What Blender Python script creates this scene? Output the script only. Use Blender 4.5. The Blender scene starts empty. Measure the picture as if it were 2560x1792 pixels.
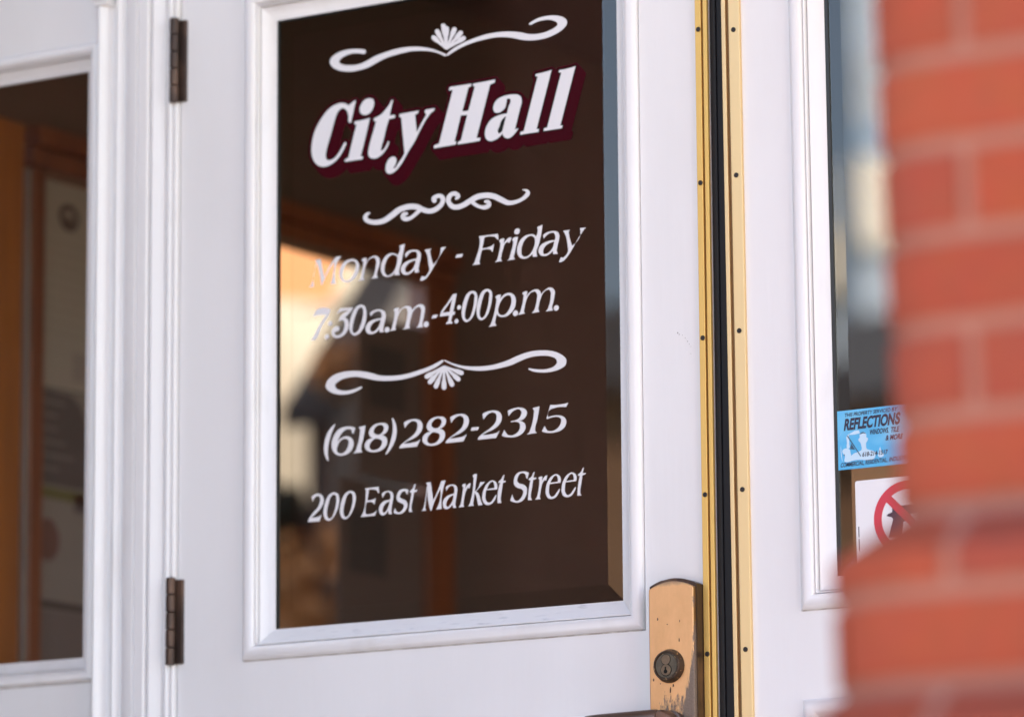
import bpy, bmesh, math, random
import numpy as np
from mathutils import Vector, Matrix
from mathutils.geometry import tessellate_polygon

S = bpy.context.scene
COL = S.collection

# ------------------------------------------------------------------ camera
F, PX, PY = 11148.0, 1280.0, 896.0          # focal length / centre in pixels of a 2560 px wide picture
CR = np.array([[0.8464159, -0.09953141, -0.52313824],
               [0.53247908, 0.14565475, 0.83381696],
               [-0.00679341, -0.9843161, 0.17628289]])
CC = np.array([2.95573107, -4.71106582, 0.55400166])
cam = bpy.data.cameras.new('camera')
camo = bpy.data.objects.new('camera', cam)
COL.objects.link(camo)
cam.sensor_width = 36.0
cam.lens = F / 2560 * 36.0
cam.clip_start = 0.05
cam.clip_end = 500
camo.matrix_world = Matrix(((CR[0, 0], -CR[0, 1], -CR[0, 2], CC[0]),
                            (CR[1, 0], -CR[1, 1], -CR[1, 2], CC[1]),
                            (CR[2, 0], -CR[2, 1], -CR[2, 2], CC[2]), (0, 0, 0, 1)))
cam.dof.use_dof = True
cam.dof.focus_distance = 5.46
cam.dof.aperture_fstop = 2.9
S.camera = camo

# ------------------------------------------------------------------ sky, sun, exposure
SUN = Vector((0.52, 0.53, 0.66)).normalized()
w = bpy.data.worlds.new("World")
S.world = w
w.use_nodes = True
wn = w.node_tree.nodes
sky = wn.new('ShaderNodeTexSky')
sky.sky_type = 'NISHITA'
sky.sun_disc = False
sky.sun_elevation = math.asin(SUN.z)
sky.sun_rotation = math.atan2(SUN.x, SUN.y)
sky.dust_density = 0.6
sky.ozone_density = 2.0
w.node_tree.links.new(sky.outputs[0], wn['Background'].inputs[0])
wn['Background'].inputs[1].default_value = 0.14
sl = bpy.data.lights.new('sun', 'SUN')
sl.energy = 4.4
sl.angle = math.radians(0.5)
sl.color = (1.0, 0.96, 0.91)
so = bpy.data.objects.new('sun', sl)
COL.objects.link(so)
so.rotation_euler = (-SUN).to_track_quat('-Z', 'Y').to_euler()
so.location = (6, 6, 20)
vs = S.view_settings
vs.view_transform = 'Standard'
vs.look = 'None'
vs.gamma = 1.0
vs.use_curve_mapping = False
vs.exposure = 2.58
vs.use_white_balance = True
vs.white_balance_temperature = 7800
vs.white_balance_tint = 14.0
S.cycles.max_bounces = 10
S.cycles.transparent_max_bounces = 16
S.cycles.use_denoising = True

# ------------------------------------------------------------------ helpers
def at(x, y, Y=0.0):
    d = CR @ np.array([(x - PX) / F, (y - PY) / F, 1.0])
    t = (Y - CC[1]) / d[1]
    return CC + t * d

def atX(x, y, X):
    d = CR @ np.array([(x - PX) / F, (y - PY) / F, 1.0])
    t = (X - CC[0]) / d[0]
    return CC + t * d

def empty(name, loc=(0, 0, 0), label=None, cat=None, group=None):
    o = bpy.data.objects.new(name, None)
    COL.objects.link(o)
    o.location = loc
    o.empty_display_size = 0.1
    tag(o, label, cat, group)
    return o

def tag(o, label=None, cat=None, group=None, kind=None):
    if label: o['label'] = label
    if cat: o['category'] = cat
    if group: o['group'] = group
    if kind: o['kind'] = kind
    return o

def mesh_obj(name, verts, faces, mats, parent=None, smooth=None, midx=None, label=None):
    me = bpy.data.meshes.new(name)
    me.from_pydata([tuple(v) for v in verts], [], faces)
    if not isinstance(mats, (list, tuple)): mats = [mats]
    for m in mats: me.materials.append(m)
    if midx is not None:
        me.polygons.foreach_set('material_index', midx)
    me.update()
    if smooth is not None:
        me.polygons.foreach_set('use_smooth', [True] * len(me.polygons))
        me.set_sharp_from_angle(angle=math.radians(smooth))
    o = bpy.data.objects.new(name, me)
    COL.objects.link(o)
    if parent is not None:
        o.parent = parent
        o.matrix_parent_inverse = Matrix.Translation(-Vector(wloc(parent)))
    if label: o['label'] = label
    return o

def wloc(o):
    l = Vector(o.location)
    return l if o.parent is None else l * 0 if o.type == 'MESH' else l

class MB:
    """collects shapes in world coordinates and links them as one mesh"""
    def __init__(s): s.v = []; s.f = []; s.m = []
    def add(s, v, f, mi=0):
        n = len(s.v); s.v += [tuple(p) for p in v]; s.f += [tuple(i + n for i in q) for q in f]; s.m += [mi] * len(f)
    def box(s, x0, x1, y0, y1, z0, z1, mi=0):
        v = [(x, y, z) for x in (x0, x1) for y in (y0, y1) for z in (z0, z1)]
        s.add(v, [(0, 1, 3, 2), (4, 6, 7, 5), (0, 4, 5, 1), (2, 3, 7, 6), (0, 2, 6, 4), (1, 5, 7, 3)], mi)
    def cyl(s, c, axis, prof, n=40, mi=0, cap=True):
        """prof: list of (distance along axis, radius)"""
        a = Vector(axis).normalized(); u = a.orthogonal().normalized(); t = a.cross(u)
        v = []; f = []
        for d, r in prof:
            for k in range(n):
                ang = 2 * math.pi * k / n
                v.append(Vector(c) + a * d + (u * math.cos(ang) + t * math.sin(ang)) * r)
        for i in range(len(prof) - 1):
            for k in range(n):
                f.append((i * n + k, i * n + (k + 1) % n, (i + 1) * n + (k + 1) % n, (i + 1) * n + k))
        if cap:
            f.append(tuple(reversed(range(n)))); f.append(tuple((len(prof) - 1) * n + k for k in range(n)))
        s.add(v, f, mi)
    def build(s, name, mats, parent=None, smooth=None, label=None, bevel=0):
        o = mesh_obj(name, s.v, s.f, mats, parent, smooth, s.m, label)
        bm = bmesh.new(); bm.from_mesh(o.data); bmesh.ops.recalc_face_normals(bm, faces=bm.faces); bm.to_mesh(o.data); bm.free()
        if bevel:
            b = o.modifiers.new('edge', 'BEVEL'); b.width = bevel; b.segments = 2; b.limit_method = 'ANGLE'; b.angle_limit = math.radians(40)
        return o

def ring_frame(mb, o, i, y0, y1, mi=0):
    """rectangular frame: outer rect o, inner rect i = (x0,x1,z0,z1), between depth y0 (front) and y1"""
    def c(r, y): return [(r[0], y, r[2]), (r[1], y, r[2]), (r[1], y, r[3]), (r[0], y, r[3])]
    v = c(o, y0) + c(i, y0) + c(o, y1) + c(i, y1)
    f = []
    for k in range(4):
        j = (k + 1) % 4
        f += [(k, j, 4 + j, 4 + k), (8 + k, 12 + k, 12 + j, 8 + j), (k, 8 + k, 8 + j, j), (4 + k, 4 + j, 12 + j, 12 + k)]
    mb.add(v, f, mi)

def molding(rect, prof, name, mat, parent, label=None, yoff=0.0):
    """mitred moulding swept inward round a rectangle. prof: (inset, height toward the street)"""
    v = []; f = []
    x0, x1, z0, z1 = rect
    for u, h in prof:
        v += [(x0 + u, yoff - h, z0 + u), (x1 - u, yoff - h, z0 + u), (x1 - u, yoff - h, z1 - u), (x0 + u, yoff - h, z1 - u)]
    for i in range(len(prof) - 1):
        for k in range(4):
            j = (k + 1) % 4
            f.append((i * 4 + k, i * 4 + j, (i + 1) * 4 + j, (i + 1) * 4 + k))
    o = mesh_obj(name, v, f, mat, parent, 32, None, label)
    return o

# ------------------------------------------------------------------ materials
def mat(name, col, rough=0.5, metal=0.0, spec=0.5, bump=None, var=None, coat=0.0):
    """bump = (scale xyz, strength, distance); var = (second colour, scale xyz, low, high, detail)"""
    m = bpy.data.materials.new(name); m.use_nodes = True
    nt = m.node_tree; b = nt.nodes['Principled BSDF']
    b.inputs['Base Color'].default_value = (*col, 1); b.inputs['Roughness'].default_value = rough
    b.inputs['Metallic'].default_value = metal; b.inputs['Specular IOR Level'].default_value = spec
    if coat: b.inputs['Coat Weight'].default_value = coat
    if bump or var:
        tc = nt.nodes.new('ShaderNodeTexCoord')
    def noise(sc, det=5):
        mp = nt.nodes.new('ShaderNodeMapping'); mp.inputs['Scale'].default_value = sc
        n = nt.nodes.new('ShaderNodeTexNoise'); n.inputs['Scale'].default_value = 1.0; n.inputs['Detail'].default_value = det
        nt.links.new(tc.outputs['Object'], mp.inputs[0]); nt.links.new(mp.outputs[0], n.inputs['Vector'])
        return n
    if bump:
        n = noise(bump[0]); bp = nt.nodes.new('ShaderNodeBump')
        bp.inputs['Strength'].default_value = bump[1]; bp.inputs['Distance'].default_value = bump[2]
        nt.links.new(n.outputs[0], bp.inputs['Height']); nt.links.new(bp.outputs[0], b.inputs['Normal'])
    if var:
        n = noise(var[1], var[4]); r = nt.nodes.new('ShaderNodeMapRange')
        r.inputs[1].default_value = var[2]; r.inputs[2].default_value = var[3]
        mx = nt.nodes.new('ShaderNodeMix'); mx.data_type = 'RGBA'
        mx.inputs[6].default_value = (*col, 1); mx.inputs[7].default_value = (*var[0], 1)
        nt.links.new(n.outputs[0], r.inputs[0]); nt.links.new(r.outputs[0], mx.inputs[0]); nt.links.new(mx.outputs[2], b.inputs['Base Color'])
    return m

WHITE = mat('white_paint', (0.80, 0.785, 0.79), 0.42, bump=((90, 90, 9), 0.10, 0.004), var=((0.75, 0.735, 0.735), (5, 5, 2), 0.45, 0.75, 4))
WHITE_TRIM = mat('white_trim_paint', (0.80, 0.785, 0.79), 0.38, bump=((60, 60, 14), 0.14, 0.004), var=((0.72, 0.70, 0.69), (18, 18, 7), 0.55, 0.8, 5))
PUTTY = mat('worn_white_putty', (0.74, 0.74, 0.76), 0.6, bump=((40, 40, 160), 0.5, 0.003), var=((0.45, 0.46, 0.50), (30, 30, 260), 0.60, 0.75, 6))
EDGE_LINE = mat('grey_brown_line', (0.40, 0.36, 0.34), 0.8, var=((0.62, 0.6, 0.58), (60, 60, 60), 0.4, 0.7, 4))  # mottled grey-brown strip under the glazing mouldings
RUBBER = mat('black_rubber', (0.006, 0.006, 0.008), 0.5, spec=0.3, bump=((30, 30, 200), 0.2, 0.001))
SEAL = mat('black_sealant', (0.008, 0.009, 0.008), 0.35, var=((0.09, 0.09, 0.09), (120, 120, 60), 0.66, 0.76, 4))
BRASS = mat('satin_brass', (0.80, 0.50, 0.155), 0.46, 0.7, bump=((300, 300, 3), 0.05, 0.001))
BRASS_PALE = mat('pale_satin_brass', (0.84, 0.61, 0.32), 0.46, 0.7, bump=((300, 300, 3), 0.05, 0.001))
BRASS_DK = mat('dark_brass', (0.24, 0.135, 0.06), 0.6, 0.4)  # darker, less metallic brass for the grooves of the strips
STEEL = mat('dark_steel_screw', (0.035, 0.03, 0.03), 0.42, 0.6)
HINGE = mat('dark_bronze', (0.060, 0.038, 0.030), 0.42, 0.6, bump=((200, 200, 40), 0.3, 0.001), var=((0.14, 0.08, 0.055), (40, 40, 18), 0.5, 0.72, 4))
VINYL = mat('white_vinyl', (0.77, 0.755, 0.77), 0.45)
MAROON = mat('maroon_vinyl', (0.046, 0.0004, 0.004), 0.5, spec=0.08)
BLACKV = mat('black_vinyl', (0.008, 0.009, 0.007), 0.5, spec=0.15)
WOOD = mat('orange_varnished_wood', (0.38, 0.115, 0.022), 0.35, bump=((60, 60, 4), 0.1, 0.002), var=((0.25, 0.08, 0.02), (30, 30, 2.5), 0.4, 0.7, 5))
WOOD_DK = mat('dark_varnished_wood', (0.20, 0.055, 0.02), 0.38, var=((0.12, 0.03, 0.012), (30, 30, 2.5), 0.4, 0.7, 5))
INNER = mat('brown_interior_paint', (0.085, 0.05, 0.042), 0.7)
CONC = mat('concrete_paving', (0.52, 0.50, 0.48), 0.85, bump=((8, 8, 8), 0.3, 0.01), var=((0.32, 0.30, 0.28), (3, 3, 3), 0.4, 0.7, 6))
ASPH = mat('asphalt', (0.055, 0.055, 0.058), 0.9, bump=((60, 60, 60), 0.4, 0.01))
GRASS = mat('lawn', (0.06, 0.10, 0.025), 0.95, var=((0.10, 0.11, 0.04), (2, 2, 2), 0.4, 0.7, 6))

XR = float(at(1733, 1480, -0.026)[0])
def lockplate_mat():
    m = mat('worn_bronze_plate', (0.80, 0.47, 0.25), 0.42, 0.75)
    nt = m.node_tree; b = nt.nodes['Principled BSDF']
    g = nt.nodes.new('ShaderNodeNewGeometry')
    sep = nt.nodes.new('ShaderNodeSeparateXYZ'); nt.links.new(g.outputs['Position'], sep.inputs[0])
    def mp(sc):
        q = nt.nodes.new('ShaderNodeMapping'); q.inputs['Scale'].default_value = sc; nt.links.new(g.outputs['Position'], q.inputs[0]); return q
    def noi(sc, det=6, rgh=0.6):
        n = nt.nodes.new('ShaderNodeTexNoise'); n.inputs['Scale'].default_value = 1; n.inputs['Detail'].default_value = det; n.inputs['Roughness'].default_value = rgh
        nt.links.new(mp(sc).outputs[0], n.inputs['Vector']); return n.outputs[0]
    def mth(op, a, c, d=None):
        n = nt.nodes.new('ShaderNodeMath'); n.operation = op
        for i, q in enumerate((a, c, d)):
            if q is None: continue
            if isinstance(q, (int, float)): n.inputs[i].default_value = q
            else: nt.links.new(q, n.inputs[i])
        return n.outputs[0]
    def rng(a, lo, hi, c=0.0, d=1.0):
        n = nt.nodes.new('ShaderNodeMapRange'); nt.links.new(a, n.inputs[0])
        for i, q in enumerate((lo, hi, c, d)): n.inputs[i + 1].default_value = q
        return n.outputs[0]
    X, Y, Z = sep.outputs
    n1 = noi((230, 230, 55)); n2 = noi((520, 520, 520), 8, 0.75); n3 = noi((70, 70, 45), 3); n4 = noi((330, 330, 110), 6, 0.7)
    wob = mth('MULTIPLY', mth('SUBTRACT', n1, 0.5), 0.014)
    # a tapering bare wedge worn down the right arris, streaky patches low down where hands pass
    wedge = rng(mth('ADD', mth('SUBTRACT', X, mth('MULTIPLY_ADD', Z, 0.24, XR - 0.24 * 1.166)), wob), 0.0, 0.0022)
    lowz = rng(Z, 1.124, 1.092)
    mid = mth('MULTIPLY', rng(X, 0.212, 0.232), lowz)
    streak = rng(mth('ADD', mth('ADD', mth('MULTIPLY', mid, 0.30), mth('MULTIPLY', lowz, 0.12)), mth('MULTIPLY', n1, 0.95)), 0.74, 0.80)
    grain = rng(n4, 0.40, 0.60)
    patch = mth('MAXIMUM', wedge, mth('MULTIPLY', streak, grain))
    arris = mth('MULTIPLY', rng(X, XR - 0.0032, XR - 0.0012), rng(n3, 0.50, 0.60))
    specks = rng(n2, 0.745, 0.77)
    blotch = mth('MULTIPLY', rng(n3, 0.60, 0.64), rng(X, XR - 0.0005, XR + 0.0003))
    topedge = mth('MULTIPLY', rng(mth('MULTIPLY_ADD', n1, 0.008, Z), 1.2435, 1.248), 0.55)
    tot = mth('MINIMUM', mth('ADD', mth('ADD', patch, specks), mth('ADD', blotch, mth('ADD', arris, topedge))), 1.0)
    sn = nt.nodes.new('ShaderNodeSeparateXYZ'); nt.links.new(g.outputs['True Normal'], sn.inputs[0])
    side = rng(sn.outputs[0], 0.75, 0.95)  # right-facing side gets its shade as a darker base colour
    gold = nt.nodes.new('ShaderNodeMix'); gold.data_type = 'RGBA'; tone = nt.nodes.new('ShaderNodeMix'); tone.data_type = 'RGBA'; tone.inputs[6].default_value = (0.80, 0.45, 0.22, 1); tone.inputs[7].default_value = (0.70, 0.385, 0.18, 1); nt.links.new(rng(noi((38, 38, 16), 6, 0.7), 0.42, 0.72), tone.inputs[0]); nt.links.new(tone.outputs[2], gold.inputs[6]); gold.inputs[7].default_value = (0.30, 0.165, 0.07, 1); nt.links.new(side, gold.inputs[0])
    dk = nt.nodes.new('ShaderNodeMix'); dk.data_type = 'RGBA'; dk.inputs[6].default_value = (0.085, 0.052, 0.038, 1); dk.inputs[7].default_value = (0.36, 0.27, 0.21, 1)
    nt.links.new(n2, dk.inputs[0])
    mx = nt.nodes.new('ShaderNodeMix'); mx.data_type = 'RGBA'; nt.links.new(gold.outputs[2], mx.inputs[6])
    nt.links.new(tot, mx.inputs[0]); nt.links.new(dk.outputs[2], mx.inputs[7]); nt.links.new(mx.outputs[2], b.inputs['Base Color'])
    nt.links.new(rng(tot, 0, 1, 0.42, 0.62), b.inputs['Roughness'])
    nt.links.new(rng(tot, 0, 1, 0.75, 0.35), b.inputs['Metallic'])
    bp = nt.nodes.new('ShaderNodeBump'); bp.inputs['Strength'].default_value = 0.35; bp.inputs['Distance'].default_value = 0.0006
    nt.links.new(tot, bp.inputs['Height']); bp.invert = True; nt.links.new(bp.outputs[0], b.inputs['Normal'])
    return m
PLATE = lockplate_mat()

def brick_mat(name, cols, seed=0.0):
    m = bpy.data.materials.new(name); m.use_nodes = True
    nt = m.node_tree; b = nt.nodes['Principled BSDF']; b.inputs['Roughness'].default_value = 0.85
    b.inputs['Specular IOR Level'].default_value = 0.25
    g = nt.nodes.new('ShaderNodeNewGeometry')
    cr = nt.nodes.new('ShaderNodeValToRGB'); e = cr.color_ramp.elements
    e[0].color = (*cols[0], 1); e[1].color = (*cols[-1], 1); e[1].position = 1.0
    for i, c in enumerate(cols[1:-1]):
        q = e.new((i + 1) / (len(cols) - 1)); q.color = (*c, 1)
    nt.links.new(g.outputs['Random Per Island'], cr.inputs[0])
    n = nt.nodes.new('ShaderNodeTexNoise'); n.inputs['Scale'].default_value = 55; n.inputs['Detail'].default_value = 7
    nt.links.new(g.outputs['Position'], n.inputs['Vector'])
    hs = nt.nodes.new('ShaderNodeMix'); hs.data_type = 'RGBA'; hs.blend_type = 'MULTIPLY'; hs.inputs[0].default_value = 0.35
    nt.links.new(cr.outputs[0], hs.inputs[6]); nt.links.new(n.outputs[1], hs.inputs[7]); nt.links.new(hs.outputs[2], b.inputs['Base Color'])
    bp = nt.nodes.new('ShaderNodeBump'); bp.inputs['Strength'].default_value = 0.5; bp.inputs['Distance'].default_value = 0.003
    nt.links.new(n.outputs[0], bp.inputs['Height']); nt.links.new(bp.outputs[0], b.inputs['Normal'])
    return m
BRICK = brick_mat('red_orange_brick', [(0.31, 0.052, 0.026), (0.37, 0.068, 0.030), (0.29, 0.052, 0.030), (0.35, 0.060, 0.026), (0.32, 0.056, 0.028)])
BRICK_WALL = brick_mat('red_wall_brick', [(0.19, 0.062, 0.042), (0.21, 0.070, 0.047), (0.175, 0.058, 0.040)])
MORTAR = mat('pinkish_mortar', (0.31, 0.115, 0.080), 0.95, bump=((90, 90, 90), 0.4, 0.003))
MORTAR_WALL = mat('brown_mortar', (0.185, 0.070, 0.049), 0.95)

def glass_mats():
    m = bpy.data.materials.new('window_glass'); m.use_nodes = True
    nt = m.node_tree; nt.nodes.remove(nt.nodes['Principled BSDF']); out = nt.nodes['Material Output']
    tr = nt.nodes.new('ShaderNodeBsdfTransparent'); tr.inputs[0].default_value = (0.93, 0.94, 0.93, 1)
    gl = nt.nodes.new('ShaderNodeBsdfGlossy'); gl.inputs['Roughness'].default_value = 0.0
    fr = nt.nodes.new('ShaderNodeFresnel'); fr.inputs[0].default_value = 1.5
    mu = nt.nodes.new('ShaderNodeMath'); mu.operation = 'MULTIPLY'; mu.inputs[1].default_value = 2.9; mu.use_clamp = True
    mx = nt.nodes.new('ShaderNodeMixShader')
    nt.links.new(fr.outputs[0], mu.inputs[0]); nt.links.new(mu.outputs[0], mx.inputs[0])
    nt.links.new(tr.outputs[0], mx.inputs[1]); nt.links.new(gl.outputs[0], mx.inputs[2]); nt.links.new(mx.outputs[0], out.inputs[0])
    t = bpy.data.materials.new('glass_back_face'); t.use_nodes = True
    nt = t.node_tree; nt.nodes.remove(nt.nodes['Principled BSDF'])
    tr = nt.nodes.new('ShaderNodeBsdfTransparent'); nt.links.new(tr.outputs[0], nt.nodes['Material Output'].inputs[0])
    bv = bpy.data.materials.new('bevelled_glass'); bv.use_nodes = True
    nt = bv.node_tree; nt.nodes.remove(nt.nodes['Principled BSDF'])
    rf = nt.nodes.new('ShaderNodeBsdfTransparent'); rf.inputs[0].default_value = (0.95, 0.95, 0.94, 1)
    gl = nt.nodes.new('ShaderNodeBsdfGlossy'); gl.inputs['Roughness'].default_value = 0.0
    fr = nt.nodes.new('ShaderNodeFresnel'); fr.inputs[0].default_value = 1.5
    mu = nt.nodes.new('ShaderNodeMath'); mu.operation = 'MULTIPLY'; mu.inputs[1].default_value = 1.3; mu.use_clamp = True
    mx = nt.nodes.new('ShaderNodeMixShader')
    nt.links.new(fr.outputs[0], mu.inputs[0]); nt.links.new(mu.outputs[0], mx.inputs[0])
    nt.links.new(rf.outputs[0], mx.inputs[1]); nt.links.new(gl.outputs[0], mx.inputs[2]); nt.links.new(mx.outputs[0], nt.nodes['Material Output'].inputs[0])
    rb = bpy.data.materials.new('bevelled_glass_back'); rb.use_nodes = True
    nt = rb.node_tree; nt.nodes.remove(nt.nodes['Principled BSDF'])
    rf = nt.nodes.new('ShaderNodeBsdfTransparent'); rf.inputs[0].default_value = (0.95, 0.95, 0.94, 1)
    nt.links.new(rf.outputs[0], nt.nodes['Material Output'].inputs[0])
    return [m, t, bv, rb]
GLASS = glass_mats()

def pane(rect, y, parent, name='glass_pane', bev=0.0, dep=0.0, th=0.006):
    x0, x1, z0, z1 = rect
    def c(i, yy): return [(x0 + i, yy, z0 + i), (x1 - i, yy, z0 + i), (x1 - i, yy, z1 - i), (x0 + i, yy, z1 - i)]
    v = c(0, y + dep) + c(bev, y) + c(0, y + th) + c(bev, y + th)
    f = [(4, 5, 6, 7), (15, 14, 13, 12)]; mi = [0, 1]
    for k in range(4):
        j = (k + 1) % 4
        f.append((k, j, 4 + j, 4 + k)); mi.append(2)
        f.append((8 + j, 8 + k, 12 + k, 12 + j)); mi.append(3)
        f.append((k, 8 + k, 8 + j, j)); mi.append(1)
    if not bev:
        f = [(0, 1, 2, 3), (11, 10, 9, 8)] + [(k, 8 + k, 8 + (k + 1) % 4, (k + 1) % 4) for k in range(4)]; mi = [0, 1, 1, 1, 1, 1]
    return mesh_obj(name, v, f, GLASS, parent, None, mi)

# profile of the glazing moulding: (inset from the outer edge, height in front of the leaf)
PROF = [(-0.0013, -0.006), (0.0, -0.006), (0.0, 0.0022), (0.0012, 0.0044), (0.0035, 0.0068), (0.007, 0.0084), (0.011, 0.0088), (0.0145, 0.0076), (0.0172, 0.0050), (0.0180, 0.0036),
        (0.0181, -0.0045), (0.0191, -0.0045), (0.0193, 0.0018), (0.0203, 0.0020), (0.0211, 0.0012), (0.0213, -0.0075), (0.0224, -0.0075), (0.0229, -0.0036), (0.034, -0.0132), (0.0375, -0.0146), (0.040, -0.0152), (0.040, -0.0205)]
PROF_IN = [(u, h) for u, h in PROF]

# ------------------------------------------------------------------ the building and the porch floor
YG = 0.0165                                      # front face of the glass
OPEN = (-0.4155, 0.1907, 1.1925, 2.087)          # outer edge of the moulding round the left door's glass
DOOR_TOP = 2.235

ground = MB(); ground.box(-160, 160, -160, 160, -0.40, -0.30)
tag(ground.build('ground', GRASS), kind='structure')
g = MB(); g.box(-60, 60, -9.0, -3.2, -0.298, -0.15)
tag(g.build('pavement', CONC, bevel=0.01), kind='structure')
g = MB(); g.box(-60, 60, -24.0, -9.0, -0.298, -0.27)
tag(g.build('road', ASPH), kind='structure')
g = MB(); g.box(-2.4, 3.4, -3.2, 0.3, -0.298, 0.0)
tag(g.build('porch_floor', CONC, bevel=0.01), kind='structure')
g = MB(); g.box(-1.34, 1.95, 0.3, 4.05, -0.298, -0.004)
tag(g.build('interior_floor', mat('tan_floor_tiles', (0.36, 0.32, 0.28), 0.6)), kind='structure')

def brick_wall(mb_b, mb_m, x0, x1, y, z0, z1, axis='x', sign=-1, L=0.203, H=0.0572, J=0.0103, off=0.006):
    """a skin of bricks in front of plane y (axis 'x') or x (axis 'y'); sign is the outward side"""
    n = 0; z = z0
    while z < z1 - 0.02:
        zz = min(z + H, z1); s = x0 - (n % 2) * (L + J) / 2
        while s < x1:
            a = max(s, x0); b = min(s + L, x1)
            if b - a > 0.02:
                if axis == 'x': mb_b.box(a, b, min(y, y + sign * off), max(y, y + sign * off), z, zz)
                else: mb_b.box(min(y, y + sign * off), max(y, y + sign * off), a, b, z, zz)
            s += L + J
        z += H + J; n += 1

t = empty('city_hall_building', (0.3, 0.3, 0), 'red brick town hall building with white doors set under its porch roof', 'building')
m = MB()
m.box(-1.42, -1.21, 0.02, 0.30, 0, 2.62); m.box(1.42, 2.6, 0.02, 0.30, 0, 2.62); m.box(-1.42, 2.6, 0.02, 0.30, 2.62, 5.6)
m.box(-1.42, 2.6, 4.2, 9.0, -0.29, 5.6); m.box(1.96, 2.6, 0.30, 0.75, -0.29, 5.6); m.box(1.96, 2.6, 2.6, 4.2, -0.29, 5.6); m.box(1.96, 2.6, 0.75, 2.6, -0.29, 0.8); m.box(1.96, 2.6, 0.75, 2.6, 2.4, 5.6); m.box(-1.42, 1.96, 0.30, 4.2, 2.66, 5.6)  # opening in the right wall added to let sun into the vestibule
m.build('wall', mat('brick_wall_body', (0.30, 0.12, 0.08), 0.9), t)
m = MB(); m.box(-1.6, 2.8, -0.2, 9.2, 5.6, 5.75); m.build('roof', CONC, t)
m = MB(); m.box(-1.9, 3.1, -2.4, 0.02, 3.7, 3.85)
m.build('porch_roof', mat('cream_porch_ceiling', (0.62, 0.55, 0.49), 0.7), t)

t = empty('interior_room', (0.3, 2, 0), 'dark brown vestibule walls and ceiling seen through the door glass', 'room')
m = MB(); m.box(-1.335, -1.302, 1.86, 4.05, 0, 2.6); m.box(-1.335, -1.302, 0.31, 0.58, 0, 2.6); m.box(-1.335, -1.302, 0.58, 1.86, 2.146, 2.6)
m.box(-1.335, -1.302, 0.58, 1.86, 0, 0.7); m.box(-1.30, 1.94, 4.0, 4.05, 0, 2.6); m.box(1.90, 1.94, 0.31, 0.75, 0, 2.6); m.box(1.90, 1.94, 2.6, 3.99, 0, 2.6); m.box(1.90, 1.94, 0.75, 2.6, 0, 0.8); m.box(1.90, 1.94, 0.75, 2.6, 2.4, 2.6)  # unseen right wall left open, added to brighten the room with sun
m.build('wall', INNER, t)
m = MB(); m.box(-1.335, 1.94, 0.31, 4.05, 2.603, 2.64); m.build('ceiling', INNER, t)

# window in the vestibule's side wall, with varnished frame
t = empty('side_window', (-1.3, 1.2, 0.7), 'orange varnished wooden window frame inside, running back behind sidelight and left door', 'window')
m = MB(); m.box(-1.335, -1.285, 0.50, 0.626, 0.7, 2.143); m.build('outer_post', WOOD, t, bevel=0.003, label='bright orange front post')
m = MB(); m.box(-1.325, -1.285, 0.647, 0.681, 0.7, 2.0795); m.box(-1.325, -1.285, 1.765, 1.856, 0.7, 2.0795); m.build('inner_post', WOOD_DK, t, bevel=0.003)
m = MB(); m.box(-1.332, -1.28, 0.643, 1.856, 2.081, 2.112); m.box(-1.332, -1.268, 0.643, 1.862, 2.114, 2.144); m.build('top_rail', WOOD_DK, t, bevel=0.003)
m = MB(); m.box(-1.302, -1.2865, 0.6360, 0.6425, 0.7, 2.075); m.build('metal_bead', mat('grey_metal_bead', (0.40, 0.37, 0.37), 0.4, 0.5), t)
x = -1.306
mesh_obj('glass_pane', [(x, 0.682, 0.7), (x, 1.778, 0.7), (x, 1.778, 2.079), (x, 0.682, 2.079)], [(0, 1, 2, 3)], GLASS[1], t)

# ------------------------------------------------------------------ lettering outlines, traced in picture pixels and carried onto the glass plane
def parse(s):
    pts = []
    for tok in s.split():
        c = tok.endswith('*'); a, b = tok.rstrip('*').split(',')
        pts.append((float(a), float(b), c))
    return pts

def smooth(pts, n=5):
    """closed outline: Catmull-Rom between corner points (marked *)"""
    N = len(pts); out = []
    for i in range(N):
        p1, p2 = pts[i], pts[(i + 1) % N]
        p0 = pts[i - 1] if not p1[2] else None
        p3 = pts[(i + 2) % N] if not p2[2] else None
        a = np.array(p1[:2]); b = np.array(p2[:2])
        if p0 is None and p3 is None:
            out.append(a); continue
        d = np.linalg.norm(b - a)
        def tang(q0, q1, q2):
            u = np.array(q1[:2]) - np.array(q0[:2]); v = np.array(q2[:2]) - np.array(q1[:2])
            lu = np.linalg.norm(u) + 1e-9; lv = np.linalg.norm(v) + 1e-9
            tt = (u / lu * lv + v / lv * lu) / (lu + lv)
            return tt
        t1 = tang(p0, p1, p2) if p0 is not None else None
        t2 = tang(p1, p2, p3) if p3 is not None else None
        ch = (b - a) / (d + 1e-9)
        if t1 is None: t1 = 2 * ch - t2
        if t2 is None: t2 = 2 * ch - t1
        for k in range(n):
            s = k / n
            out.append(a * (2 * s**3 - 3 * s**2 + 1) + b * (-2 * s**3 + 3 * s**2) + d * (t1 * (s**3 - 2 * s**2 + s) + t2 * (s**3 - s**2)))
    return np.array(out)

CROPS = {'A': (760, 220, 6.753), 'B': (1070, 150, 5.6), 'D': (760, 580, 6.3778), 'E': (1110, 540, 6.3778), 'F': (760, 730, 6.753),
         'G': (1070, 690, 6.753), 'H': (790, 980, 6.753), 'I': (1110, 960, 6.753), 'J': (760, 1150, 6.3778), 'K': (1110, 1120, 6.3778),
         'L': (810, 30, 7.175), 'M': (1110, 10, 7.175), 'N': (900, 440, 5.218), 'O': (800, 820, 3.5875),
         'S': (2070, 1000, 8.46), 'T': (2080, 1180, 6.695)}

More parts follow.
